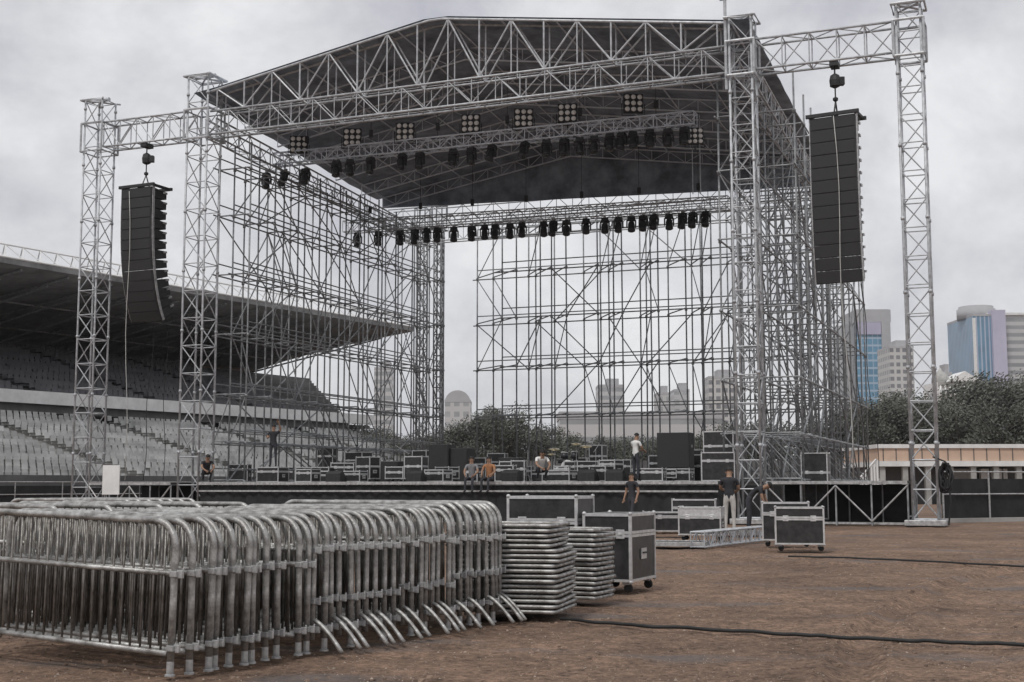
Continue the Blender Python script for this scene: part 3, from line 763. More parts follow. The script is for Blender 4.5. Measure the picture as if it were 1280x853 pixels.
# ------------------------------------------------------------------ flight cases
def flight_case(loc, rz_, w, d, h, label, castors=True, lid=.30, top='blackgl', group='flight cases'):
    t = empty('flight_case', loc, label, 'flight case', group, rz=rz_)
    z0 = .13 if castors else .01; zs = z0+(h-z0)*(1-lid)
    MB().box((0, 0, (z0+zs)/2-.004), (w-.02, d-.02, zs-z0-.012)).build('body', M['blackgl'], t)
    ld = MB().box((0, 0, (zs+h)/2+.004), (w-.02, d-.02, h-zs-.012)).build('lid', M[top], t)
    m = MB(); e = .032
    for z, dz in ((z0+e/2, e), (zs-.02, .034), (zs+.02, .034), (h-e/2, e)):
        for s in (-1, 1):
            m.box((0, s*(d/2-.006), z), (w, .02, dz)); m.box((s*(w/2-.006), 0, z), (.02, d-.04, dz))
    for sx in (-1, 1):
        for sy in (-1, 1):
            m.box((sx*(w/2-.012), sy*(d/2-.012), (z0+h)/2), (.034, .034, h-z0-.01))
    for sx in (-1, 1):
        m.box((sx*(w/2-.014), 0, h-.004), (.03, d-.02, .014)); 
    for sy in (-1, 1): m.box((0, sy*(d/2-.014), h-.003), (w-.05, .03, .014))
    m.build('edging', M['alu'], t)
    for sx in (-1, 1):
        for sy in (-1, 1):
            for z in (z0, h):
                MB().lathe([(.0, -.028), (.023, -.018), (.028, 0), (.023, .018), (.0, .028)], (sx*(w/2-.012), sy*(d/2-.012), z), seg=10).build('corner_cap', M['galv'], t, smooth=True)
    for sy in (-1, 1):
        for x in (-w*.28, w*.28):
            MB().box((x, sy*(d/2+.004), zs), (.11, .014, .11)).box((x, sy*(d/2+.014), zs), (.05, .012, .03)).build('latch', M['alu'], t, bevel=.004)
    for sx in (-1, 1):
        hd_ = MB().box((sx*(w/2+.003), 0, (z0+zs)/2+.04), (.012, .2, .13)).build('handle_plate', M['alu'], t)
        MB().tube([(sx*(w/2+.02), -.06, (z0+zs)/2+.05), (sx*(w/2+.02), .06, (z0+zs)/2+.05)], .012, 6).build('handle', M['black'], hd_)
    if castors:
        for sx in (-1, 1):
            for sy in (-1, 1):
                c = MB().box((sx*(w/2-.09), sy*(d/2-.09), z0-.02), (.09, .09, .03)).box((sx*(w/2-.09), sy*(d/2-.09), z0-.05), (.05, .03, .06)).build('castor', M['galv'], t)
                MB().lathe([(.03, -.018), (.055, -.014), (.055, .014), (.03, .018)], (sx*(w/2-.09)+.02, sy*(d/2-.09), .055), (0, 1, 0), 14).build('wheel', M['rubber'], c, smooth=True)
    return t
def corner_case(c, yaw, w, d, h, label, **k):
    """c = nearest ground corner; sides run along yaw (length d) and to its left (length w)"""
    f = V((sin(yaw), cos(yaw), 0)); l = V((-cos(yaw), sin(yaw), 0))
    p = V((c[0], c[1], 0))+f*d/2+l*w/2
    return flight_case(p, -yaw, w, d, h, label, **k)
corner_case((1.44, 15.93), .42, .62, .95, .95, 'tall black road case with aluminium edges beside the shorter stack of frames')
corner_case((.80, 16.2), .36, .92, .72, 1.16, 'black flight case with long lid standing behind the two stacks of frames')
corner_case((6.12, 25.75), .2, .95, .62, .86, 'big black flight case with bright aluminium edges, alone on the open earth')
corner_case((6.25, 27.6), .2, .98, .62, .93, 'black flight case half hidden behind the big bright-edged flight case')
flight_case(at_y(876, 600, 31.0)*V((1, 1, 0)).x and V((at_y(876, 600, 31).x, 31.0, 0)), -.3, 1.0, .6, .78, 'flight case with pale lid in front of the stage, left of the standing worker', top='alu', lid=.35)

flight_case(V((at_y(838, 640, 33.5).x, 33.5, 0)), .15, 1.3, .6, .62, 'low black case on the earth left of the pale-lidded case', lid=.25)
flight_case(V((at_y(868, 640, 36.5).x, 36.5, 0)), -.2, 1.2, .7, .9, 'black case on the earth behind the pale-lidded case', lid=.3)
a_, b_ = at_g(872, 686), at_g(958, 676)
t = empty('truss_section', (a_+b_)/2, 'spare truss section lying on the earth left of the big flight case', 'truss', world=True)
d_ = (b_-a_).normalized(); truss(t, a_+V((0, 0, .03)), b_+V((0, 0, .03)), .3, .3, V((-d_.y, d_.x, 0)), .022, .012, 'truss')
# dark deck pieces lying on the ground before the stage
def lying_panel(px, py, w, d, rz_, label, z=0):
    p = at_g(px, py); p.z = z
    t = empty('lying_panel', p, label, 'deck panel', 'deck panels lying before the stage', rz=rz_)
    MB().box((0, 0, .085), (w-.04, d-.04, .03)).build('board', M['deck'], t)
    m = MB()
    for s in (-1, 1): m.box((s*(w/2-.02), 0, .075), (.04, d, .09)); m.box((0, s*(d/2-.02), .075), (w-.08, .04, .09))
    m.build('frame', M['galv'], t, bevel=.004)
    for sx in (-1, 1):
        for sy in (-1, 1): MB().box((sx*(w/2-.1), sy*(d/2-.1), .015), (.07, .07, .03)).build('foot', M['rubber'], t)
lying_panel(846, 684, 1.3, 1.0, -.25, 'flat dark deck panel lying on the earth, nearest the camera')
lying_panel(925, 670, 1.4, 1.0, .1, 'flat dark deck panel lying on the earth behind the spare truss section')
lying_panel(870, 666, 2.2, 1.2, -.36, 'flat dark deck panel lying on the earth below the pale-lidded case')

# ------------------------------------------------------------------ gear on the stage
def px_deck(px, n):                              # stage coordinate under pixel column px at depth n
    return at_n(px, 598, n)[0]
def speaker_box(px, n, w, d, h, label, z=DZ, name='loudspeaker', rz_=0, group='loudspeakers on the deck'):
    p = S(px_deck(px, n), n, z)
    t = empty(name, p, label, 'loudspeaker', group, rz=-A+rz_)
    MB().box((0, 0, h/2), (w, d, h)).build('cabinet', M['black'], t, bevel=.02)
    MB().box((0, -d/2-.008, h/2), (w-.06, .02, h-.06)).build('grille', M['grille'], t)
    for s in (-1, 1): MB().box((s*(w/2+.006), 0, h*.62), (.012, .16, .09)).build('handle', M['galv'], t)
    MB().box((0, 0, h+.004), (w-.1, .04, .012)).build('top_rail', M['galv'], t)
    return t
speaker_box(845, 3.5, 1.22, .7, 1.3, 'large square black speaker cabinet on a case at the right of the stage', z=DZ+.48)
p = S(px_deck(845, 3.5), 3.5, DZ); flight_case(p, -A, 1.2, .7, .47, 'low flight case carrying the large square black speaker on stage', castors=False)
p = S(px_deck(898, .8), .8, DZ); flight_case(p, -A+.2, 1.12, .6, .98, 'aluminium-edged rack case on the deck beside the right front tower', castors=False)
p = S(px_deck(902, 2.2), 2.2, DZ); flight_case(p, -A-.1, 1.1, .6, 1.75, 'tall black rack case behind the one beside the right front tower', castors=False)
speaker_box(553, 6, .9, .8, 1.55, 'left of two black speaker stacks at the middle of the stage')
speaker_box(578, 6.2, .78, .8, 1.4, 'right of two black speaker stacks at the middle of the stage')
speaker_box(460, 5, .9, .6, .95, 'black amplifier cabinet on the left of the deck, left of a pair')
speaker_box(490, 5.2, .85, .6, .85, 'black amplifier cabinet on the left of the deck, right of a pair')
speaker_box(640, 7, .95, .7, 1.0, 'square black cabinet on the deck left of the drum kit')
speaker_box(760, 6, .8, .6, .8, 'small black cabinet on the deck right of the drum kit')
def wedge(px, n, label):
    t = empty('floor_monitor', S(px_deck(px, n), n, DZ), label, 'monitor', 'floor monitors on the deck', rz=-A)
    m = MB(); w = .62
    pr = [(-.25, 0), (.28, 0), (.28, .15), (-.02, .42), (-.25, .32)]
    m.add([(-w/2, y, z) for y, z in pr]+[(w/2, y, z) for y, z in pr], [(0, 1, 2, 3, 4), (9, 8, 7, 6, 5)]+[(i, i+5, (i+1) % 5+5, (i+1) % 5) for i in range(5)])
    m.build('cabinet', M['black'], t, bevel=.01)
    MB().add([(-.27, .295, .15), (.27, .295, .15), (.27, .0, .427), (-.27, .0, .427)], [(0, 1, 2, 3)]).build('grille', M['grille'], t)
for i, px in enumerate((420, 520, 640, 735, 770)): wedge(px, .2, f'black wedge floor monitor along the stage edge, {od(i)} from the left')
# riser and crates at left
p = S(px_deck(341, 2), 2, DZ); flight_case(p, -A, 1.0, .8, .60, 'low black case on the deck, the dark-clothed worker standing on it', castors=False)
p = S(px_deck(300, 3), 3, DZ); flight_case(p, -A+.3, .8, .6, .75, 'black case on the deck beside the left front tower', castors=False)
p = S(px_deck(395, 4), 4, DZ); flight_case(p, -A, 1.6, .7, .62, 'long black case on the deck right of the standing worker', castors=False)
p = S(px_deck(1020, 3), 3, 0); flight_case(p+V((0, 0, 0)), -A, .9, .7, 2.4, 'tall black dimmer rack inside the right scaffold wall', castors=True)
# more cases crowding the deck
rc = random.Random(41)
ci = 0
for px in (372, 408, 432, 448, 475, 512, 530, 566, 600, 622, 655, 668, 688, 728, 748, 772, 782, 806, 822, 868):
    n_ = rc.uniform(8.5, 15.5); w_ = rc.uniform(.6, 1.3); h_ = rc.choice((.55, .75, .95, 1.15, 1.4, 1.7)); 
    flight_case(S(px_deck(px, n_), n_, DZ), -A+rc.uniform(-.3, .3), w_, rc.uniform(.5, .75), h_, f'dark equipment case among the crowded rear deck cases, {od(ci)} counted from the left', castors=rc.random() < .5, group='cases crowding the rear of the deck'); ci += 1
for i, (px, n_, w_, h_) in enumerate(((385, 1.2, .8, .5), (440, 1.0, 1.1, .42), (548, .9, .9, .45), (632, 1.4, .7, .6), (700, 1.0, 1.2, .4), (752, .8, .7, .55), (815, .9, .9, .45))):
    flight_case(S(px_deck(px, n_), n_, DZ), -A+rc.uniform(-.4, .4), w_, .55, h_, f'low dark case near the front edge of the deck, {od(i)} counted from the left', castors=False, group='low cases along the front of the deck')
for i in range(16):
    px = 400+31*i+rc.uniform(-9, 9)
    if 600 < px < 625 or 780 < px < 815 or 665 < px < 690: px += 24
    n_ = rc.uniform(2.2, 5.5)
    flight_case(S(px_deck(px, n_), n_, DZ), -A+rc.uniform(-.5, .5), rc.uniform(.5, 1.0), .55, rc.choice((.45, .6, .8, 1.0)), f'black case in the middle rows of the crowded deck, {od(i)} counted from the left', castors=rc.random() < .5, lid=rc.uniform(.2, .5), group='cases in the middle rows of the deck')
def deck_cable(px0, px1, n0, n1, label):
    a, b = S(px_deck(px0, n0), n0, DZ+.015), S(px_deck(px1, n1), n1, DZ+.015)
    m = MB().tube([a.lerp(b, i/14)+N*.25*sin(i*1.3)+V((0, 0, 0)) for i in range(15)], .015, 5)
    tag(m.build('deck_cable', M['cable'], smooth=True), label, 'cable', 'cables on the deck')
# drum kit
def drum_kit(px, n):
    t = empty('drum_kit', S(px_deck(px, n), n, DZ), 'drum kit with bronze cymbals at the middle of the stage', 'drum kit', rz=-A)
    MB().box((0, 0, .15), (2.4, 2.0, .30)).build('riser', M['black'], t, bevel=.02)
    def drum(x, y, z, r, h, ax, name):
        d = MB().lathe([(r, 0), (r, h)], (x, y, z), ax, 20).build(name, M['drum'], t, smooth=True)
        MB().lathe([(r+.012, 0), (r+.012, .03), (r-.02, .032)], V((x, y, z))+V(ax).normalized()*h, ax, 20).build('drum_head', M['drumskin'], d, smooth=True)
        m = MB()
        return d
    drum(0, -.1, .61, .28, .42, (0, -1, .0), 'bass_drum'); drum(-.25, -.25, .98, .15, .2, (0, .3, 1), 'tom_drum'); drum(.2, -.25, .98, .16, .22, (0, .3, 1), 'tom_drum')
    drum(.62, .15, .42, .2, .38, (0, 0, 1), 'floor_tom'); drum(-.5, .2, .78, .18, .14, (0, .1, 1), 'snare_drum')
    for x, y, z, r in ((-.7, -.2, 1.35, .24), (.7, -.25, 1.45, .26), (-.95, .15, 1.15, .18), (.35, -.45, 1.55, .22)):
        s = MB().tube([(x, y, .3), (x, y, z)], .012, 6)
        for k in range(3): s.tube([(x, y, .55), (x+.22*cos(k*2.1), y+.22*sin(k*2.1), .31)], .009, 5)
        st_ = s.build('cymbal_stand', M['galv'], t)
        MB().lathe([(r, 0), (r*.4, .02), (.04, .05), (.01, .055)], (x, y, z), (.1, -.25, 1), 20).build('cymbal', M['cymbal'], st_, smooth=True)
    MB().lathe([(.16, .72), (.16, .80)], (.05, .6, 0), seg=14).tube([(.05, .6, .3), (.05, .6, .72)], .025, 6).build('stool', M['black'], t)
drum_kit(715, 8)
def mic_stand(px, n, label):
    t = empty('microphone_stand', S(px_deck(px, n), n, DZ), label, 'microphone stand', 'microphone stands on the deck', rz=random.random()*6)
    m = MB().tube([(0, 0, .25), (0, 0, 1.2)], .012, 6)
    m.build('pole', M['galv'], t)
    for k in range(3): MB().tube([(0, 0, .28), (.3*cos(k*2.1), .3*sin(k*2.1), .012)], .01, 5).build('leg', M['galv'], t)
    MB().tube([(-.25, 0, 1.1), (.45, 0, 1.45)], .009, 5).build('boom', M['galv'], t)
    MB().lathe([(.012, 0), (.02, .1), (.03, .13), (.025, .17), (0, .18)], (.45, 0, 1.45), (1, 0, .2), 10).build('microphone', M['black'], t, smooth=True)
for i, px in enumerate((430, 505, 660, 745)): mic_stand(px, 2.5+.4*i, f'thin microphone stand with boom on the deck, {od(i)} from the left')

# white board at far left
t = empty('white_board', V((at_y(139, 600, 47).x, 47, 0)), 'plain white board standing at the foot of the far left tower', 'board', rz=-.2)
MB().box((0, 0, 1.5), (.66, .05, 1.05)).build('panel', M['white'], t, bevel=.005)
for s in (-.25, .25): MB().tube([(s, .04, .02), (s, .04, 1.0)], .02, 6).build('leg', M['galv'], t)
MB().box((0, .04, .04), (.7, .5, .04)).build('base', M['galv'], t)

# ------------------------------------------------------------------ people
def person(loc, yaw, label, pose, shirt, trous, H=1.74, cap=False, group=None):
    """pose: dict of joints in metres for a 1.74 m figure; local -y is forward"""
    J = dict(pel=(0, 0, .93), sp=(0, 0, 1.12), ch=(0, 0, 1.32), nk=(0, 0, 1.47), hd=(0, -.015, 1.58), tp=(0, -.01, 1.69))
    J.update(kl=(.10, -.02, .50), fl=(.11, .02, .09), tl=(.13, -.15, .04), kr=(-.10, -.02, .50), fr=(-.11, .02, .09), tr=(-.13, -.15, .04),
             hl=(.095, 0, .90), hr=(-.095, 0, .90), sl=(.185, 0, 1.40), sr=(-.185, 0, 1.40), el=(.25, .03, 1.13), er=(-.25, .03, 1.13),
             wl=(.25, -.08, .90), wr=(-.25, -.08, .90))
    J.update(pose); J = {k: V(v) for k, v in J.items()}
    for s in 'lr':
        d = (J['w'+s]-J['e'+s]).normalized(); J['h'+s+'2'] = J['w'+s]+d*.085
    nose = J['hd']+V((0, -.11, -.005)) if 'nose' not in J else J['nose']
    J['nose'] = nose
    rad = dict(pel=.135, sp=.12, ch=.145, nk=.055, hd=.088, tp=.055, kl=.058, kr=.058, fl=.042, fr=.042, tl=.035, tr=.035, hl=.085, hr=.085,
               sl=.062, sr=.062, el=.042, er=.042, wl=.028, wr=.028, hl2=.034, hr2=.034, nose=.016)
    E = [('pel', 'sp'), ('sp', 'ch'), ('ch', 'nk'), ('nk', 'hd'), ('hd', 'tp'), ('pel', 'hl'), ('hl', 'kl'), ('kl', 'fl'), ('fl', 'tl'), ('pel', 'hr'), ('hr', 'kr'), ('kr', 'fr'), ('fr', 'tr'),
         ('ch', 'sl'), ('sl', 'el'), ('el', 'wl'), ('wl', 'hl2'), ('ch', 'sr'), ('sr', 'er'), ('er', 'wr'), ('wr', 'hr2')]
    ks = list(rad); ks.remove('nose'); me = bpy.data.meshes.new('skel'); me.from_pydata([J[k] for k in ks], [(ks.index(a), ks.index(b)) for a, b in E], [])
    o = bpy.data.objects.new('skel', me); COL.objects.link(o)
    o.modifiers.new('s', 'SKIN').use_smooth_shade = True
    sv = me.skin_vertices[0].data
    for i, k in enumerate(ks):
        r = rad[k]; sv[i].radius = (r, r*.72) if k in ('pel', 'sp', 'ch') else (r, r); sv[i].use_root = (k == 'pel')
    o.modifiers.new('d', 'SUBSURF').levels = 1
    dg = bpy.context.evaluated_depsgraph_get(); dg.update()
    bm = bpy.data.meshes.new_from_object(o.evaluated_get(dg)); bpy.data.objects.remove(o)
    # fingers, nose and ears joined to the same body mesh
    x = MB()
    for s in 'lr':
        d = (J['h'+s+'2']-J['w'+s]).normalized(); sd = d.cross(V((0, 1, 0)) if abs(d.y) < .8 else V((1, 0, 0))).normalized(); nn = d.cross(sd)
        b = J['h'+s+'2']
        for q, l in ((-.027, .07), (-.009, .082), (.009, .078), (.027, .062)):
            p0 = b+sd*q; x.tube([p0-d*.01, p0+d*l*.55, p0+d*l*.9+nn*.02], [.009, .008, .006], 5)
        x.tube([b-d*.05+sd*.03, b-d*.02+sd*.055, b+d*.02+sd*.06], [.011, .010, .007], 5)
    h = J['hd']; f = (nose-h).normalized()
    x.tube([h+f*.08+V((0, 0, .02)), h+f*.108-V((0, 0, .015))], [.008, .015], 6)
    sx = f.cross(V((0, 0, 1))).normalized()
    for s in (-1, 1): x.tube([h+sx*s*.082+V((0, 0, -.02)), h+sx*s*.092+V((0, 0, .02))], [.01, .014], 6)
    k0 = len(bm.vertices)
    verts = [v.co.copy() for v in bm.vertices]+x.v
    faces = [tuple(p.vertices) for p in bm.polygons]+[tuple(i+k0 for i in f_) for f_ in x.f]
    seg = [(J[a], J[b], (a, b)) for a, b in E]
    def reg(p):
        best = None
        for a, b, kk in seg:
            ab = b-a; t_ = max(0, min(1, (p-a).dot(ab)/ab.length_squared)); d_ = (p-(a+ab*t_)).length-.5*(rad[kk[0]]*(1-t_)+rad[kk[1]]*t_)
            if best is None or d_ < best[0]: best = (d_, kk, t_)
        a, b = best[1]
        if a in ('nk', 'hd') or (a == 'ch' and b == 'nk' and best[2] > .75): return 2
        if a[0] in 'ew' or (a[0] == 's' and b[0] == 'e' and best[2] > .55): return 2
        if a in ('fl', 'fr'): return 3
        if a == 'pel' and b == 'sp' and best[2] > .2: return 0
        if a[0] in 'pkh': return 1
        return 0
    me2 = bpy.data.meshes.new('person'); sc = H/1.74
    me2.from_pydata([tuple(v*sc) for v in verts], [], faces)
    for m in (M[shirt], M[trous], M['skin'], M['rubber']): me2.materials.append(m)
    for p in me2.polygons:
        c = sum((verts[i] for i in p.vertices), V((0, 0, 0)))/len(p.vertices)
        p.material_index = reg(c) if p.vertices[0] < k0 else 2; p.use_smooth = True
    o = bpy.data.objects.new('person', me2); COL.objects.link(o); o.location = loc; o.rotation_euler = (0, 0, yaw)
    tag(o, label, 'person', group)
    # hair / cap, eyes
    q = V((0, 0, 1)).rotation_difference((J['tp']-J['hd']).normalized())
    c = J['hd']*.45+J['tp']*.55
    hm = MB(); k = 0; rows = 7
    for i in range(rows+1):
        el = pi/2*i/rows*.98
        for j in range(14):
            an = 2*pi*j/14; rr = .093*sin(el)
            bk = .018 if (-sin(an)) < 0 else -.006
            hm.v.append((c-f*.012+q @ V((rr*cos(an), rr*sin(an)*1.05, .095*cos(el)-.0)))*sc)
    for i in range(rows):
        for j in range(14):
            hm.f.append((i*14+j, (i+1)*14+j, (i+1)*14+(j+1) % 14, i*14+(j+1) % 14)); hm.mi.append(0)
    if cap:
        k = len(hm.v); b = c+f*.085
        hm.add([(b+sx*.07)*sc, (b-sx*.07)*sc, (b-sx*.05+f*.08-V((0, 0, .01)))*sc, (b+sx*.05+f*.08-V((0, 0, .01)))*sc,
                (b+sx*.07+V((0, 0, .012)))*sc, (b-sx*.07+V((0, 0, .012)))*sc, (b-sx*.05+f*.08+V((0, 0, 0)))*sc, (b+sx*.05+f*.08+V((0, 0, 0)))*sc], [(3, 2, 1, 0), (4, 5, 6, 7), (0, 1, 5, 4), (1, 2, 6, 5), (2, 3, 7, 6), (3, 0, 4, 7)])
    hm.build('cap' if cap else 'hair', M['hair'], o, smooth=True)
    for s in (-1, 1): MB().lathe([(.0, 0), (.011, .004), (.0, .010)], (h+f*.084+sx*s*.034+V((0, 0, .018)))*sc, f, 8).build('eye', M['hair'], o)
    return o
stand_ = {}
walk = dict(kl=(.10, -.12, .52), fl=(.11, -.10, .09), tl=(.12, -.27, .04), kr=(-.10, .06, .50), fr=(-.11, .18, .11), tr=(-.12, .03, .04))
work = dict(el=(.24, -.10, 1.15), wl=(.14, -.33, 1.12), er=(-.24, -.10, 1.15), wr=(-.12, -.33, 1.08), hd=(0, -.06, 1.57), nk=(0, -.03, 1.46), tp=(0, -.07, 1.68), nose=(0, -.17, 1.54))
up = dict(el=(.30, -.05, 1.52), wl=(.22, -.15, 1.78), er=(-.24, -.1, 1.16), wr=(-.14, -.33, 1.2))
bend = dict(sp=(0, -.10, 1.08), ch=(0, -.30, 1.20), nk=(0, -.44, 1.25), hd=(0, -.53, 1.27), tp=(0, -.62, 1.32), nose=(0, -.58, 1.17), sl=(.185, -.36, 1.21), sr=(-.185, -.36, 1.21),
            el=(.22, -.42, .95), er=(-.22, -.42, .95), wl=(.17, -.52, .72), wr=(-.17, -.50, .72))
sit = dict(pel=(0, 0, .10), hl=(.1, -.02, .11), hr=(-.1, -.02, .11), sp=(0, 0, .30), ch=(0, -.03, .50), nk=(0, -.05, .65), hd=(0, -.07, .76), tp=(0, -.065, .87),
           kl=(.13, -.43, .10), kr=(-.13, -.43, .10), fl=(.13, -.45, -.32), fr=(-.14, -.43, -.32), tl=(.14, -.60, -.37), tr=(-.15, -.58, -.37),
           sl=(.185, -.03, .58), sr=(-.185, -.03, .58), el=(.25, -.12, .34), er=(-.25, -.12, .34), wl=(.16, -.34, .22), wr=(-.16, -.34, .22))
crouch = dict(pel=(0, .12, .36), hl=(.1, .10, .36), hr=(-.1, .10, .36), sp=(0, .06, .54), ch=(0, -.07, .72), nk=(0, -.15, .84), hd=(0, -.2, .93), tp=(0, -.23, 1.03),
              kl=(.16, -.28, .48), kr=(-.16, -.28, .46), fl=(.13, .0, .09), fr=(-.13, .0, .09), tl=(.14, -.17, .04), tr=(-.14, -.17, .04),
              sl=(.185, -.10, .79), sr=(-.185, -.10, .79), el=(.24, -.26, .56), er=(-.24, -.26, .56), wl=(.12, -.42, .45), wr=(-.12, -.42, .45))
def deckp(px, n, z=DZ): return S(px_deck(px, n), n, z)
person(V((at_y(912, 640, 35).x, 35.0, 0)), -.3+pi, 'worker with black cap, dark shirt and pale trousers standing before the stage', work, 'shirtd', 'paletr', 1.80, cap=True, group='people at work')
person(V((at_y(936, 640, 36).x, 36.0, 0)), 1.2, 'worker in dark clothes bending beside the worker in pale trousers', bend, 'shirtd', 'denim', 1.72, group='people at work')
person(deckp(341, 2, DZ+.61), -A+.4, 'worker in dark clothes standing on a low case, left of the stage', up, 'shirtd', 'denim', 1.72, group='people at work')
person(deckp(258, -.6), -A+.8, 'person in dark clothes crouching on the deck by the left front tower', crouch, 'shirtd', 'denim', 1.74, group='people at work')
person(deckp(612, -1.02), -A, 'person in an orange shirt sitting on the front edge of the stage', sit, 'shirto', 'denim', 1.70, group='people at work')
person(deckp(590, -1.02), -A+.15, 'person in a grey shirt sitting on the stage edge beside the orange shirt', sit, 'shirtg', 'denim', 1.72, group='people at work')
person(deckp(676, -.5), -A+.7, 'person in a white shirt crouching at the middle of the stage edge', crouch, 'shirtw', 'denim', 1.80, group='people at work')
person(deckp(795, .6), -A+2.6, 'person in a white shirt standing on the right of the deck, back turned', work, 'shirtw', 'denim', 1.70, group='people at work')
person(V((at_y(790, 640, 40).x, 40.0, 0)), -.8, 'worker in black walking on the earth before the right of the stage', walk, 'shirtd', 'denim', 1.70, group='people at work')
t = empty('cable_coil', S(W+WR+.62, -.25, 1.75), 'coil of thick black cable hung on the side of the far right tower', 'cable coil', rz=-A)
for k in range(7): MB().tube([(.05*sin(k*2.3)+(.15+.03*sin(k*1.7))*cos(a*pi/9)+.03*sin(a*2.1+k), .045*k-.15+.03*sin(a+k), (.42+.05*sin(k*3.1))*sin(a*pi/9)-.2-.04*(k % 3)) for a in range(18)], .034, 7, closed=True).build('loop', M['cable'], t, smooth=True)
MB().tube([(.1, -.1, -.5), (.14, -.1, -1.0), (.05, -.05, -1.7)], .03, 6).build('tail', M['cable'], t)
MB().tube([(-.36, 0, .42), (0, 0, .27), (.05, 0, .2)], .03, 6).build('strap', M['black'], t)

# ------------------------------------------------------------------ spectator stand (left)
sd_ = V((.53, .848, 0)).normalized(); so = V((-sd_.y, sd_.x, 0)); SP = V((-37.4, 95, 0))
def T(t_, o_, z=0): return SP+sd_*t_+so*o_+V((0, 0, z))
stand = empty('spectator_stand', T(0, 0), 'long two-tier stadium stand with pale seats and dark cantilevered roof at left', 'stand', world=True)
T0, T1 = -34., 41.
NRW = 24; lo_o, hi_o = -19., -.6; RS = .205
m = MB()
for i in range(NRW):
    a = lo_o+(hi_o-lo_o)*i/NRW; b = lo_o+(hi_o-lo_o)*(i+1)/NRW; z = 1.25+RS*i
    m.obox(T(T0, a, 0), sd_*(T1-T0), so*(b-a+.01*(i < NRW-1)), V((0, 0, z)))
m.build('lower_tier', M['conc'], stand)
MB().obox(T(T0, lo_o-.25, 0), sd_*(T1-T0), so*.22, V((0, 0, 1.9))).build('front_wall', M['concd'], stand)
def seat_block(name, mt, a, b, rows, w=.23, gap=.56, miss=.04):
    m = MB()
    for oo, z in rows:
        m.obox(T(a+.1, oo+.22, z+.2), sd_*(b-a-.2), so*.06, V((0, 0, .1)))
        x = a+.3+random.random()*.2
        while x < b-.25:
            if random.random() > miss:
                m.add([T(x-w, oo, z+.40), T(x+w, oo, z+.40), T(x+w, oo+.40, z+.38), T(x-w, oo+.40, z+.38), T(x-w*.9, oo+.47, z+.80), T(x+w*.9, oo+.47, z+.80)], [(0, 1, 2, 3), (3, 2, 5, 4)])
            x += gap
    m.build(name, M[mt], stand)
aisles = [-26, -14.5, -3, 8.5, 20, 31.5]
e0 = T0; blocks = []
for a in aisles: blocks.append((e0, a-.75)); e0 = a+.75
blocks.append((e0, T1))
for a, b in blocks:
    seat_block('seat_block', 'seat', a, b, [(lo_o+(hi_o-lo_o)*(i+.3)/NRW, 1.25+RS*i) for i in range(NRW)])
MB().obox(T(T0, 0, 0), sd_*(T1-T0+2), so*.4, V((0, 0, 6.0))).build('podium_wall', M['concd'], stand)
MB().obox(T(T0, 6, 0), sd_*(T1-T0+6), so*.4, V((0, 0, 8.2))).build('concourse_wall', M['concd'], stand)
MB().obox(T(T0, .45, 7.0), sd_*(T1-T0+3), so*6, V((0, 0, .3))).build('concourse_ceiling', M['concd'], stand)
for i in range(9):
    x = -30+8.6*i
    MB().obox(T(x, .8, 5.5), sd_*.55, so*.6, V((0, 0, 1.6))).build('column', M['white'], stand)
MB().obox(T(T0, -.9, 7.35), sd_*(T1-T0+2), so*.5, V((0, 0, .95))).build('parapet', M['white'], stand)
# upper tier with oblique far end
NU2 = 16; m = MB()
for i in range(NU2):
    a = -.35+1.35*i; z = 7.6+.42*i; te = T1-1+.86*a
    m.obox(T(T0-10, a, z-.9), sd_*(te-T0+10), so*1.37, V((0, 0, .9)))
m.build('upper_tier', M['concd'], stand)  # dark tone also paints in the shade below the stand roof
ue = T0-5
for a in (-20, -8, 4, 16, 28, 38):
    seat_block('upper_seat_block', 'seat_shaded', ue, a-.6, [(-.35+1.35*i+k, 7.6+.42*i) for i in range(NU2) for k in (.15, .78)], .24, .55, .05); ue = a+.6
# roof: rises to the front; pointed far end
def RT(t_, k, dz=0): return T(t_, -4+29*k, 17.0-3.0*k+dz)
rf = MB(); segs = 16; tp = []; bt = []
for j in range(7):
    k = j/6; te = 45.5-2*abs(k)+7*k*k
    for i in range(segs+1):
        t_ = T0-14+(te-T0+14)*i/segs
        tp.append(RT(t_, k, .25-.25*sin(pi*k)*0)); bt.append(RT(t_, k, -.15))
nv = len(tp); fs = []
for j in range(6):
    for i in range(segs):
        a = j*(segs+1)+i; b = a+segs+1
        fs += [(a, a+1, b+1, b), (nv+a, nv+b, nv+b+1, nv+a+1)]
for i in range(segs):
    fs.append((i, nv+i, nv+i+1, i+1)); a = 6*(segs+1)+i; fs.append((a+1, nv+a+1, nv+a, a))
for j in range(6):
    a = j*(segs+1)+segs; b = a+segs+1; fs.append((a, nv+a, nv+b, b)); a = j*(segs+1); b = a+segs+1; fs.append((b, nv+b, nv+a, a))
rf.add(tp+bt, fs); rf.build('roof', M['shed'], stand)
m = MB()                                       # light lattice along the roof's front lip
for p, q in ((0, 1), (0, 1)): pass
for dz, oo in ((.3, 0), (1.55, .04)): m.tube([RT(T0-14, oo, dz), RT(45.5, oo, dz)], .075, 5)
m.tube([RT(T0-14, .09, .5), RT(45.5, .09, .5)], .07, 5)
nb = 62
for i in range(nb):
    a, b = T0-14+(59.5-T0-0)*i/nb*.995, T0-14+(59.5-T0)*(i+1)/nb*.995
    b = min(b, 45.5); a = min(a, 45.5)
    m.tube([RT(a, 0, .3), RT((a+b)/2, .04, 1.55), RT(b, 0, .3)], .045, 4); m.tube([RT((a+b)/2, .04, 1.55), RT(b, .09, .5)], .045, 4)
m.build('lip_truss', M['white'], stand)
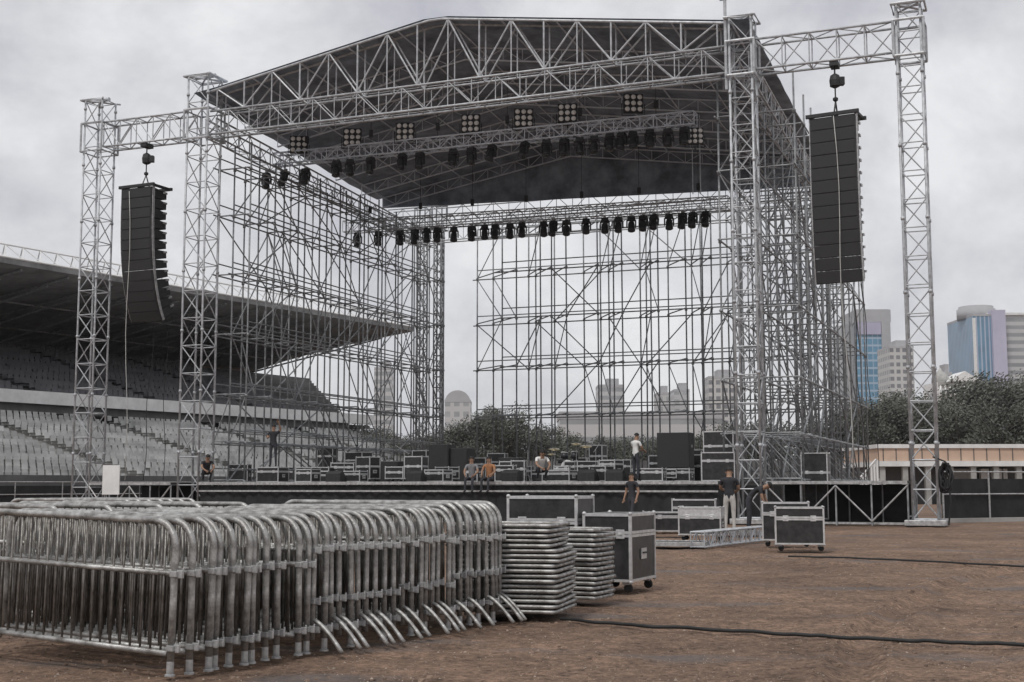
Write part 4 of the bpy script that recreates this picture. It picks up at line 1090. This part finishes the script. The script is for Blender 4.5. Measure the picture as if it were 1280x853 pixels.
for i in range(20):                            # roof frames under the sheet
    t_ = -34+4.1*i
    q = MB(); q.tube([RT(t_, .02, -.3), RT(t_, .98, -.3)], .09, 5); q.tube([RT(t_, .1, -.5), RT(t_, .98, -1.7)], .09, 5)
    for k in range(6): q.tube([RT(t_, .15+.14*k, -.3), RT(t_, .22+.14*k, -.6-.19*k)], .05, 4)
    q.build('roof_frame', M['scaf'], stand)
    MB().obox(T(t_, 23.6, 0), sd_*.5, so*.6, V((0, 0, 13.9))).build('rear_column', M['conc'], stand)
for k in (.33, .62): MB().tube([RT(T0-14, k, -.32), RT(44, k, -.32)], .07, 5).build('roof_purlin', M['galv'], stand)
MB().obox(T(T0-10, 23, 0), sd_*(T1+18-T0), so*.3, V((0, 0, 12.6))).build('rear_wall', M['concd'], stand)
# low rail between track and stand
def rail_fence(pts, h, label, step, group=None, mesh=True, name='rail_fence', mt='galv', rails=(1, .55)):
    c = (pts[0]+pts[-1])/2
    t = empty(name, V((c.x, c.y, 0)), label, 'fence', group, world=True)
    d = pts[-1]-pts[0]; n = int(d.length/step)
    for i in range(n+1):
        p = pts[0]+d*i/n; MB().tube([p, p+V((0, 0, h))], .035, 6).build('post', M[mt], t)
    for k in rails: MB().tube([pts[0]+V((0, 0, h*k)), pts[-1]+V((0, 0, h*k))], .03, 6).build('rail', M[mt], t)
    if mesh:
        q = d.normalized().cross(V((0, 0, 1)))
        MB().obox(pts[0]+V((0, 0, .12))+q*-.06, d, q*-.02, V((0, 0, h*.86-.12))).build('screen', M['cloth_black'], t)
    return t
rail_fence([T(-40, -22), T(44, -22)], 1.5, 'low dark screened rail in front of the lower pale seats at left', 3)

# ------------------------------------------------------------------ right side: fence, low building
fA, fB = V((at_y(1178, 600, 46).x, 46.0, 0)), V((31, 54., 0))
rail_fence([fA, fB], 1.75, 'dark screened fence right of the far right tower', 2.1, mt='galv', name='screen_fence')
kb = MB().obox(V((14.0, 44.6, 0)), V((20, 8.9, 0)), V((-.12, .27, 0)), V((0, 0, .14))); tag(kb.build('kerb', M['conc']), kind='structure')
bd = empty('low_building', at_y(1190, 600, 86)*1.0 - V((0, 0, at_y(1190, 600, 86).z)), 'long low building with terracotta band and white roof edge behind the fence at right', 'building', world=True)
x0, x1 = at_y(1096, 570, 86).x, at_y(1420, 570, 86).x
zt, zm, zb2 = at_y(1200, 556, 86).z, at_y(1200, 561, 86).z, at_y(1200, 577, 86).z
MB().obox((x0, 86, zm), (x1-x0, 0, 0), (0, 9, 0), (0, 0, zt-zm)).build('roof', M['white'], bd)
MB().obox((x0+.1, 86.1, zb2), (x1-x0-.2, 0, 0), (0, 8.8, 0), (0, 0, zm-zb2-.003)).build('band', M['fascia'], bd)
MB().obox((x0, 85.9, zb2-.35), (x1-x0, 0, 0), (0, 9, 0), (0, 0, .34)).build('lintel', M['white'], bd)
MB().obox((x0+.3, 88, .0), (x1-x0-.6, 0, 0), (0, 6.5, 0), (0, 0, zb2-.36)).build('wall', M['concd'], bd)
for i in range(12):
    x = x0+.2+(x1-x0-.6)*i/11
    MB().obox((x, 86.05, 0), (.35, 0, 0), (0, .35, 0), (0, 0, zb2-.355)).build('column', M['conc'], bd)
for i, (pa, pb) in enumerate(((1188, 1216), (1226, 1236), (1240, 1252), (1254, 1259))):
    xa, xb = at_y(pa, 600, 87.5).x, at_y(pb, 600, 87.5).x
    MB().obox((xa, 87.4, .0), (xb-xa, 0, 0), (0, .4, 0), (0, 0, zb2-.5)).build('panel', M['white'] if i else M['conc'], bd)
for i in range(20):
    xx = x0+(x1-x0)*(i+.5)/20
    MB().obox((xx, 86.06, zb2+.02), (.05, 0, 0), (0, .05, 0), (0, 0, zm-zb2-.05)).build('band_joint', M['concd'], bd)
t = empty('pale_lean_to', V((at_y(1085, 600, 80).x, 80, 0)), 'pale slatted lean-to between the scaffolding and the low building', 'lean-to', world=True)
xa, xb = at_y(1074, 600, 80).x, at_y(1096, 600, 80).x
for i in range(7):
    x = xa+(xb-xa)*i/6; MB().obox((x, 80, .0), (.12, 0, 0), (0, .12, 0), (0, 0, 1.6+1.2*i/6)).build('slat', M['white'], t)
MB().tube([(xa, 80, 1.65), (xb, 80, 2.85)], .06, 6).build('top_rail', M['white'], t)

# ------------------------------------------------------------------ city beyond
def uvbox(name, lo, hi, rz_, mat_, parent):
    """box with metre UVs on its walls, about the parent's origin"""
    me = bpy.data.meshes.new(name); x0, y0, z0 = lo; x1, y1, z1 = hi
    R = Matrix.Rotation(rz_, 3, 'Z')
    vs = [R @ V(p) for p in ((x0, y0, z0), (x1, y0, z0), (x1, y1, z0), (x0, y1, z0), (x0, y0, z1), (x1, y0, z1), (x1, y1, z1), (x0, y1, z1))]
    fs = [(0, 1, 5, 4), (1, 2, 6, 5), (2, 3, 7, 6), (3, 0, 4, 7), (4, 5, 6, 7)]
    me.from_pydata([tuple(v) for v in vs], [], fs); uv = me.uv_layers.new(name='UVMap'); k = 0
    for fi, f in enumerate(fs):
        w = (x1-x0) if fi in (0, 2) else (y1-y0)
        co = [(0, 0), (w, 0), (w, z1-z0), (0, z1-z0)] if fi < 4 else [(0, 0)]*4
        for c in co: uv.data[k].uv = c; k += 1
    me.materials.append(mat_); o = bpy.data.objects.new(name, me); COL.objects.link(o); o.parent = parent; return o
M['blueglass'] = facade_mat('blue_curtain_wall', (.36, .46, .56), (.12, .28, .42), 3.0, 4.2, .86, .74)
M['blueglass2'] = facade_mat('blue_strip_wall', (.42, .46, .56), (.13, .27, .40), 2.2, 300, .66, 1.1)
M['greygrid'] = facade_mat('grey_grid_wall', (.52, .52, .51), (.20, .20, .21), 3.2, 3.6, .62, .55)
M['greyband'] = facade_mat('grey_band_wall', (.50, .50, .50), (.30, .31, .32), 200, 4.0, 1.1, .5)
M['hazegrid'] = facade_mat('hazed_grid_wall', (.50, .50, .50), (.36, .37, .38), 4.0, 4.5, .6, .5)  # distance haze put into the pale wall and glass tones
M['greywall'] = mat('grey_render', (.40, .40, .41), .85, 0, .12, .05)
def block(px0, px1, pyt, dist, dep, rz_, mt, label, name='office_tower', base_mat=None, parts=None):
    a, b = at_y(px0, pyt, dist), at_y(px1, pyt, dist)
    c = V(((a.x+b.x)/2, dist, 0)); w = b.x-a.x; h = a.z
    t = empty(name, c, label, 'building', 'buildings on the skyline')
    uvbox('wall', (-w/2, -.0, -1), (w/2, dep, h), rz_, M[mt], t)
    MB().box((0, dep/2, h+.6), (w*1.01, dep*1.01, 1.2), rz_*0).build('roof', M['greywall'], t)
    if parts: parts(t, w, h, dep)
    return t
def p_plant(t, w, h, dep): MB().box((w*.1, dep*.4, h+2.6), (w*.5, dep*.5, 3.5)).build('plant_room', M['greywall'], t)
# blue glass tower: glass shaft with grey side and cap
def p_blue(t, w, h, dep):
    MB().obox((-w/2-.3, -.6, h-6), (w+1.2, 0, 0), (0, dep+1, 0), (0, 0, 7)).build('cap', M['greywall'], t)
    MB().obox((w/2-4.5, -.8, -1), (5, 0, 0), (0, dep+1, 0), (0, 0, h)).build('side_core', M['greywall'], t)
    MB().obox((-w/2-7, 2, -1), (6.9, 0, 0), (0, dep-2, 0), (0, 0, h-6)).build('rear_shaft', M['greyband'], t)
    MB().obox((-w/2+.2, -.9, h-13), (w-5, 0, 0), (0, .5, 0), (0, 0, 6.8)).build('lilac_band', mat('lilac_band', (.42, .40, .52), .5, 0, .1, .05), t)
block(1070, 1111, 390, 720, 26, 0, 'blueglass', 'tall blue glass office tower left of the far right lattice tower', parts=p_blue)
block(1112, 1142, 436, 650, 22, 0, 'greygrid', 'grey gridded tower block between the blue glass tower and the far right lattice tower', parts=p_plant)
def p_round(t, w, h, dep):
    MB().lathe([(10, 0), (10, 5.5), (9, 5.7), (9, 7), (7, 7.2)], (0, dep*.4, h), seg=28).build('crown', M['greywall'], t, smooth=True)
    MB().obox((w*.12, -2.5, -1), (7, 0, 0), (0, 6, 0), (0, 0, h+4)).build('lilac_bay', mat('lilac_bay', (.50, .48, .60), .5, 0, .1, .08), t)
    uvbox('right_wing', (w/2, 4, -1), (w/2+34, dep, h+1), 0, M['greyband'], t)
    MB().obox((w/2-6, 3, h+1.02), (46, 0, 0), (0, dep, 0), (0, 0, 1.2)).build('wing_roof', M['white'], t)
    MB().obox((-w/2-.2, -.4, -1), (1.5, 0, 0), (0, .8, 0), (0, 0, h)).build('corner_fin', M['white'], t)
block(1216, 1252, 396, 680, 40, 0, 'blueglass2', 'wide blue and grey office tower with round crown at right edge', parts=p_round)
# white classical building
cb = empty('classical_building', V((at_y(1201, 480, 330).x, 330, 0)), 'white classical building with pediment above the trees at right', 'building', 'buildings on the skyline')
hT = at_y(1201, 478, 330).z; hR = at_y(1201, 465, 330).z; wv = 57/F_PX*330
MB().obox((-wv/2, 0, 0), (wv, 0, 0), (0, 12, 0), (0, 0, hT)).build('wall', M['white'], cb)
m = MB().add([(-wv*.30, -1, hT), (wv*.45, -1, hT), (wv*.08, -1, hR), (-wv*.30, 8, hT), (wv*.45, 8, hT), (wv*.08, 8, hR)], [(0, 1, 2), (5, 4, 3), (0, 3, 4, 1), (1, 4, 5, 2), (2, 5, 3, 0)]); m.build('pediment', M['white'], cb)
MB().obox((-wv*.5, -.6, hT-.9), (wv, 0, 0), (0, .5, 0), (0, 0, .8)).build('cornice', M['conc'], cb)
for i in range(9):
    x = -wv*.42+wv*.84*i/8
    w = MB().obox((x, -.1, hT-4.6), (.7, 0, 0), (0, .05, 0), (0, 0, 2.4)).build('window', M['concd'], cb)
    MB().lathe([(.28, 0), (.24, 3.4)], (x-.45, -.45, hT-4.4), seg=10).build('column', M['white'], cb, smooth=True)
MB().lathe([(2.2, 0), (2.2, 1.2), (1.6, 2.4), (.5, 3.1), (.1, 4)], (-wv*.33, 4, hT), seg=16).build('dome', M['conc'], cb, smooth=True)
def p_arch(t, w, h, dep):
    m = MB(); k = 16; pr = [(-w/2*cos(pi*i/k), h+5.2*sin(pi*i/k)) for i in range(k+1)]
    m.add([(x, .2, z) for x, z in pr]+[(x, dep, z) for x, z in pr], [tuple(range(k, -1, -1)), tuple(range(k+1, 2*k+2))]+[(i, i+1, k+2+i, k+1+i) for i in range(k)]); m.build('arched_top', M['greywall'], t)
block(556, 588, 503, 560, 20, 0, 'hazegrid', 'pale round-topped block seen through the open gap in the rear scaffolding', parts=p_arch)
block(748, 779, 484, 640, 20, 0, 'greyband', 'grey banded block seen through the middle of the rear scaffolding', parts=p_plant)
block(822, 838, 494, 600, 16, 0, 'hazegrid', 'narrow low pale block seen through the rear scaffolding, left of a matching one', parts=p_plant)
block(843, 862, 490, 620, 16, 0, 'hazegrid', 'low pale block seen through the rear scaffolding, right of a narrower one', parts=p_plant)
block(886, 922, 474, 580, 20, 0, 'greygrid', 'grey gridded block seen just left of the right front tower', parts=p_plant)
block(468, 490, 462, 640, 20, 0, 'greyband', 'slim grey tower seen through the left scaffold wall beyond the stand', parts=p_plant)
block(700, 905, 524, 210, 12, 0, 'greyband', 'long low pale block with grey bands behind the rear scaffolding', name='terrace_block')
block(1180, 1190, 470, 480, 12, 0, 'hazegrid', 'small pale block beside the white classical building', parts=p_plant)

# ------------------------------------------------------------------ trees
def make_tree(name, h, cr, nclump, leafsz, seed, lm='leaf', trunk_h=.3, dens=95):
    rnd = random.Random(seed)
    t = empty(name, (0, 0, 0), 'x', 'tree')
    m = MB(); m.tube([(0, 0, -.1), (.1, 0, h*trunk_h*.6), (-.05, .1, h*trunk_h), (.1, -.1, h*.72)], [.035*h, .027*h, .022*h, .006*h], 8)
    cl = []
    for i in range(nclump):
        a = rnd.random()*6.28; zz = h*(trunk_h+.05+(1-trunk_h-.08)*rnd.random()**.85)
        env = sqrt(max(.05, 1-((zz/h-.58)/.48)**2))
        rr = cr*env*sqrt(rnd.random())*.95
        c = V((rr*cos(a), rr*sin(a), zz)); cl.append((c, cr*rnd.uniform(.20, .36)))
    for c, r in cl[::3]: m.tube([(0, 0, h*trunk_h*rnd.uniform(.8, 1.5)), (c.x*.5, c.y*.5, (c.z+h*trunk_h)/2), tuple(c)], [.012*h, .008*h, .003*h], 5)
    m.build('trunk', M['trunk'], t, smooth=True)
    f = MB()
    for c, r in cl:
        for k in range(dens):
            d = V((rnd.gauss(0, 1), rnd.gauss(0, 1), rnd.gauss(0, .8))).normalized()*r*rnd.random()**.4
            p = c+d; n = V((rnd.gauss(0, 1), rnd.gauss(0, 1), rnd.gauss(.4, 1))).normalized()
            a = n.cross(V((.3, .5, .8))).normalized(); b = n.cross(a); s = leafsz*rnd.uniform(.5, 1.2)
            f.add([p-a*s, p-b*s*.45, p+a*s, p+b*s*.5], [(0, 1, 2, 3)], rnd.random() < .35)
    f.build('crown', [M[lm], M['leaf2']], t)
    return t
tr = [make_tree('broadleaf_tree', 10, 5.4, 46, .17, 21, dens=330), make_tree('broadleaf_tree', 10, 4.8, 40, .16, 22, dens=330), make_tree('broadleaf_tree', 10, 5.8, 50, .17, 23, dens=330)]
usedt = set()
def tree_at(k, px, pyt, dist, label, group, wx=1.0):
    p = at_y(px, pyt, dist); h = p.z; s = h/10
    place(tr[k], k not in usedt, V((p.x, dist, 0)), random.random()*6, label, group, scale=(s*wx, s*wx, s)); usedt.add(k)
right_trees = [(1085, 512, 118, 'low dark tree beside the rear right scaffold tower'), (1112, 498, 124, 'rounded tree below the blue glass tower'),
               (1140, 500, 116, 'dark tree directly behind the far right lattice tower'), (1172, 508, 122, 'tree just right of the far right lattice tower'),
               (1205, 503, 112, 'tree in front of the white classical building'), (1240, 481, 118, 'tallest tree in front of the wide round-crowned tower'),
               (1276, 484, 114, 'tree at the right edge of the picture above the low building'), (1310, 480, 120, 'tree partly cut off by the right edge of the picture')]
for i, (px, py, d, lab) in enumerate(right_trees): tree_at(i % 3, px, py, d, lab, 'trees above the low building', .92)
back_trees = [(415, 540, 135, 'tree at the far end of the spectator stand'), (450, 538, 130, 'tree behind the left scaffold wall under the slim grey tower'), (485, 545, 125, 'low tree behind the rear left scaffold corner'),
              (525, 546, 120, 'low bushy tree left of the open gap in the rear scaffolding'), (562, 540, 118, 'bushy tree under the pale round-topped block'), (604, 524, 116, 'tree beside the left end of the rear scaffolding'),
              (626, 511, 114, 'taller tree behind the left bays of the rear scaffolding'), (664, 538, 118, 'tree behind the rear scaffolding, right of the taller one'), (700, 549, 122, 'low tree behind the drum kit'),
              (740, 548, 126, 'low tree under the grey banded block'), (790, 552, 124, 'low tree between the banded block and the low pale blocks'), (835, 552, 128, 'low tree beneath the two low pale blocks'),
              (880, 546, 122, 'tree behind the large square speaker'), (925, 536, 118, 'tree behind the right front tower'), (975, 534, 120, 'tree behind the right scaffold wall'), (1030, 520, 122, 'tree behind the right scaffold wall, nearer its rear tower')]
for i, (px, py, d, lab) in enumerate(back_trees): tree_at((i+1) % 3, px, py, d, lab, 'trees beyond the stage', (.85 if py < 530 else 1.15))
# low perimeter wall far behind
w = MB().obox(V((-24, 104, 0)), V((62, -2, 0)), V((0, .3, 0)), V((0, 0, 3.2)))
tag(w.build('perimeter_wall', M['concd']), 'long dark perimeter wall beyond the stage, below the trees', 'wall')

# ------------------------------------------------------------------ camera, sky, sun
hz = MB().box((100, 420, 84.5), (1300, 960, 171))
hm = bpy.data.materials.new('air'); hm.use_nodes = True; hn = hm.node_tree
hn.nodes.remove(hn.nodes['Principled BSDF']); pv = hn.nodes.new('ShaderNodeVolumePrincipled'); pv.inputs['Color'].default_value = (.9, .93, .97, 1); pv.inputs['Density'].default_value = .00016; pv.inputs['Anisotropy'].default_value = .2
hn.links.new(pv.outputs[0], hn.nodes['Material Output'].inputs['Volume'])
tag(hz.build('haze', hm), kind='stuff')
cam = bpy.data.cameras.new('camera'); co = bpy.data.objects.new('camera', cam); COL.objects.link(co)
cam.sensor_width = 36; cam.lens = 36*F_PX/1280; cam.clip_end = 9000; cam.clip_start = .1
co.location = CAM; co.rotation_euler = (pi/2+PITCH, -.0011*-1, 0); SC.camera = co

wd = bpy.data.worlds.new('World'); SC.world = wd; wd.use_nodes = True
nt = wd.node_tree; bg = nt.nodes['Background']; out = nt.nodes['World Output']
SUN_EL, SUN_AZ = radians(56), radians(-150)     # azimuth measured from +Y toward +X
sky = nt.nodes.new('ShaderNodeTexSky'); sky.sky_type = 'NISHITA'; sky.sun_disc = False
sky.sun_elevation = SUN_EL; sky.sun_rotation = SUN_AZ
nt.links.new(sky.outputs['Color'], bg.inputs['Color']); bg.inputs['Strength'].default_value = .06
tc = nt.nodes.new('ShaderNodeTexCoord'); mp = nt.nodes.new('ShaderNodeMapping'); mp.inputs['Scale'].default_value = (1, 1, 1.35)
mp.inputs['Location'].default_value = (3.1, 1.7, .4)
nt.links.new(tc.outputs['Generated'], mp.inputs['Vector'])
n1 = nt.nodes.new('ShaderNodeTexNoise'); n1.inputs['Scale'].default_value = 4.2; n1.inputs['Detail'].default_value = 7; n1.inputs['Roughness'].default_value = .62; n1.inputs['Distortion'].default_value = .15
nt.links.new(mp.outputs['Vector'], n1.inputs['Vector'])
cr = nt.nodes.new('ShaderNodeValToRGB'); e = cr.color_ramp.elements
e[0].position = .34; e[0].color = (.50, .50, .55, 1); e[1].position = .63; e[1].color = (.86, .86, .87, 1)
x = e.new(.5); x.color = (.70, .70, .72, 1)
nt.links.new(n1.outputs['Fac'], cr.inputs['Fac'])
b2 = nt.nodes.new('ShaderNodeBackground'); nt.links.new(cr.outputs['Color'], b2.inputs['Color']); b2.inputs['Strength'].default_value = 1.0
mx = nt.nodes.new('ShaderNodeMixShader'); mx.inputs[0].default_value = .9
nt.links.new(bg.outputs[0], mx.inputs[1]); nt.links.new(b2.outputs[0], mx.inputs[2]); nt.links.new(mx.outputs[0], out.inputs['Surface'])
sl = bpy.data.lights.new('sun', 'SUN'); sl.energy = 1.5; sl.angle = radians(10); sl.color = (1, .97, .93)
so_ = bpy.data.objects.new('sun', sl); COL.objects.link(so_)
dv = V((sin(SUN_AZ)*cos(SUN_EL), cos(SUN_AZ)*cos(SUN_EL), sin(SUN_EL)))
so_.rotation_euler = dv.to_track_quat('Z', 'Y').to_euler(); so_.location = (0, 0, 60)
SC.view_settings.view_transform = 'Standard'; SC.view_settings.look = 'None'; SC.view_settings.exposure = .12; SC.view_settings.gamma = 1
for o in COL.objects:
    if '_b' in o: del o['_b']
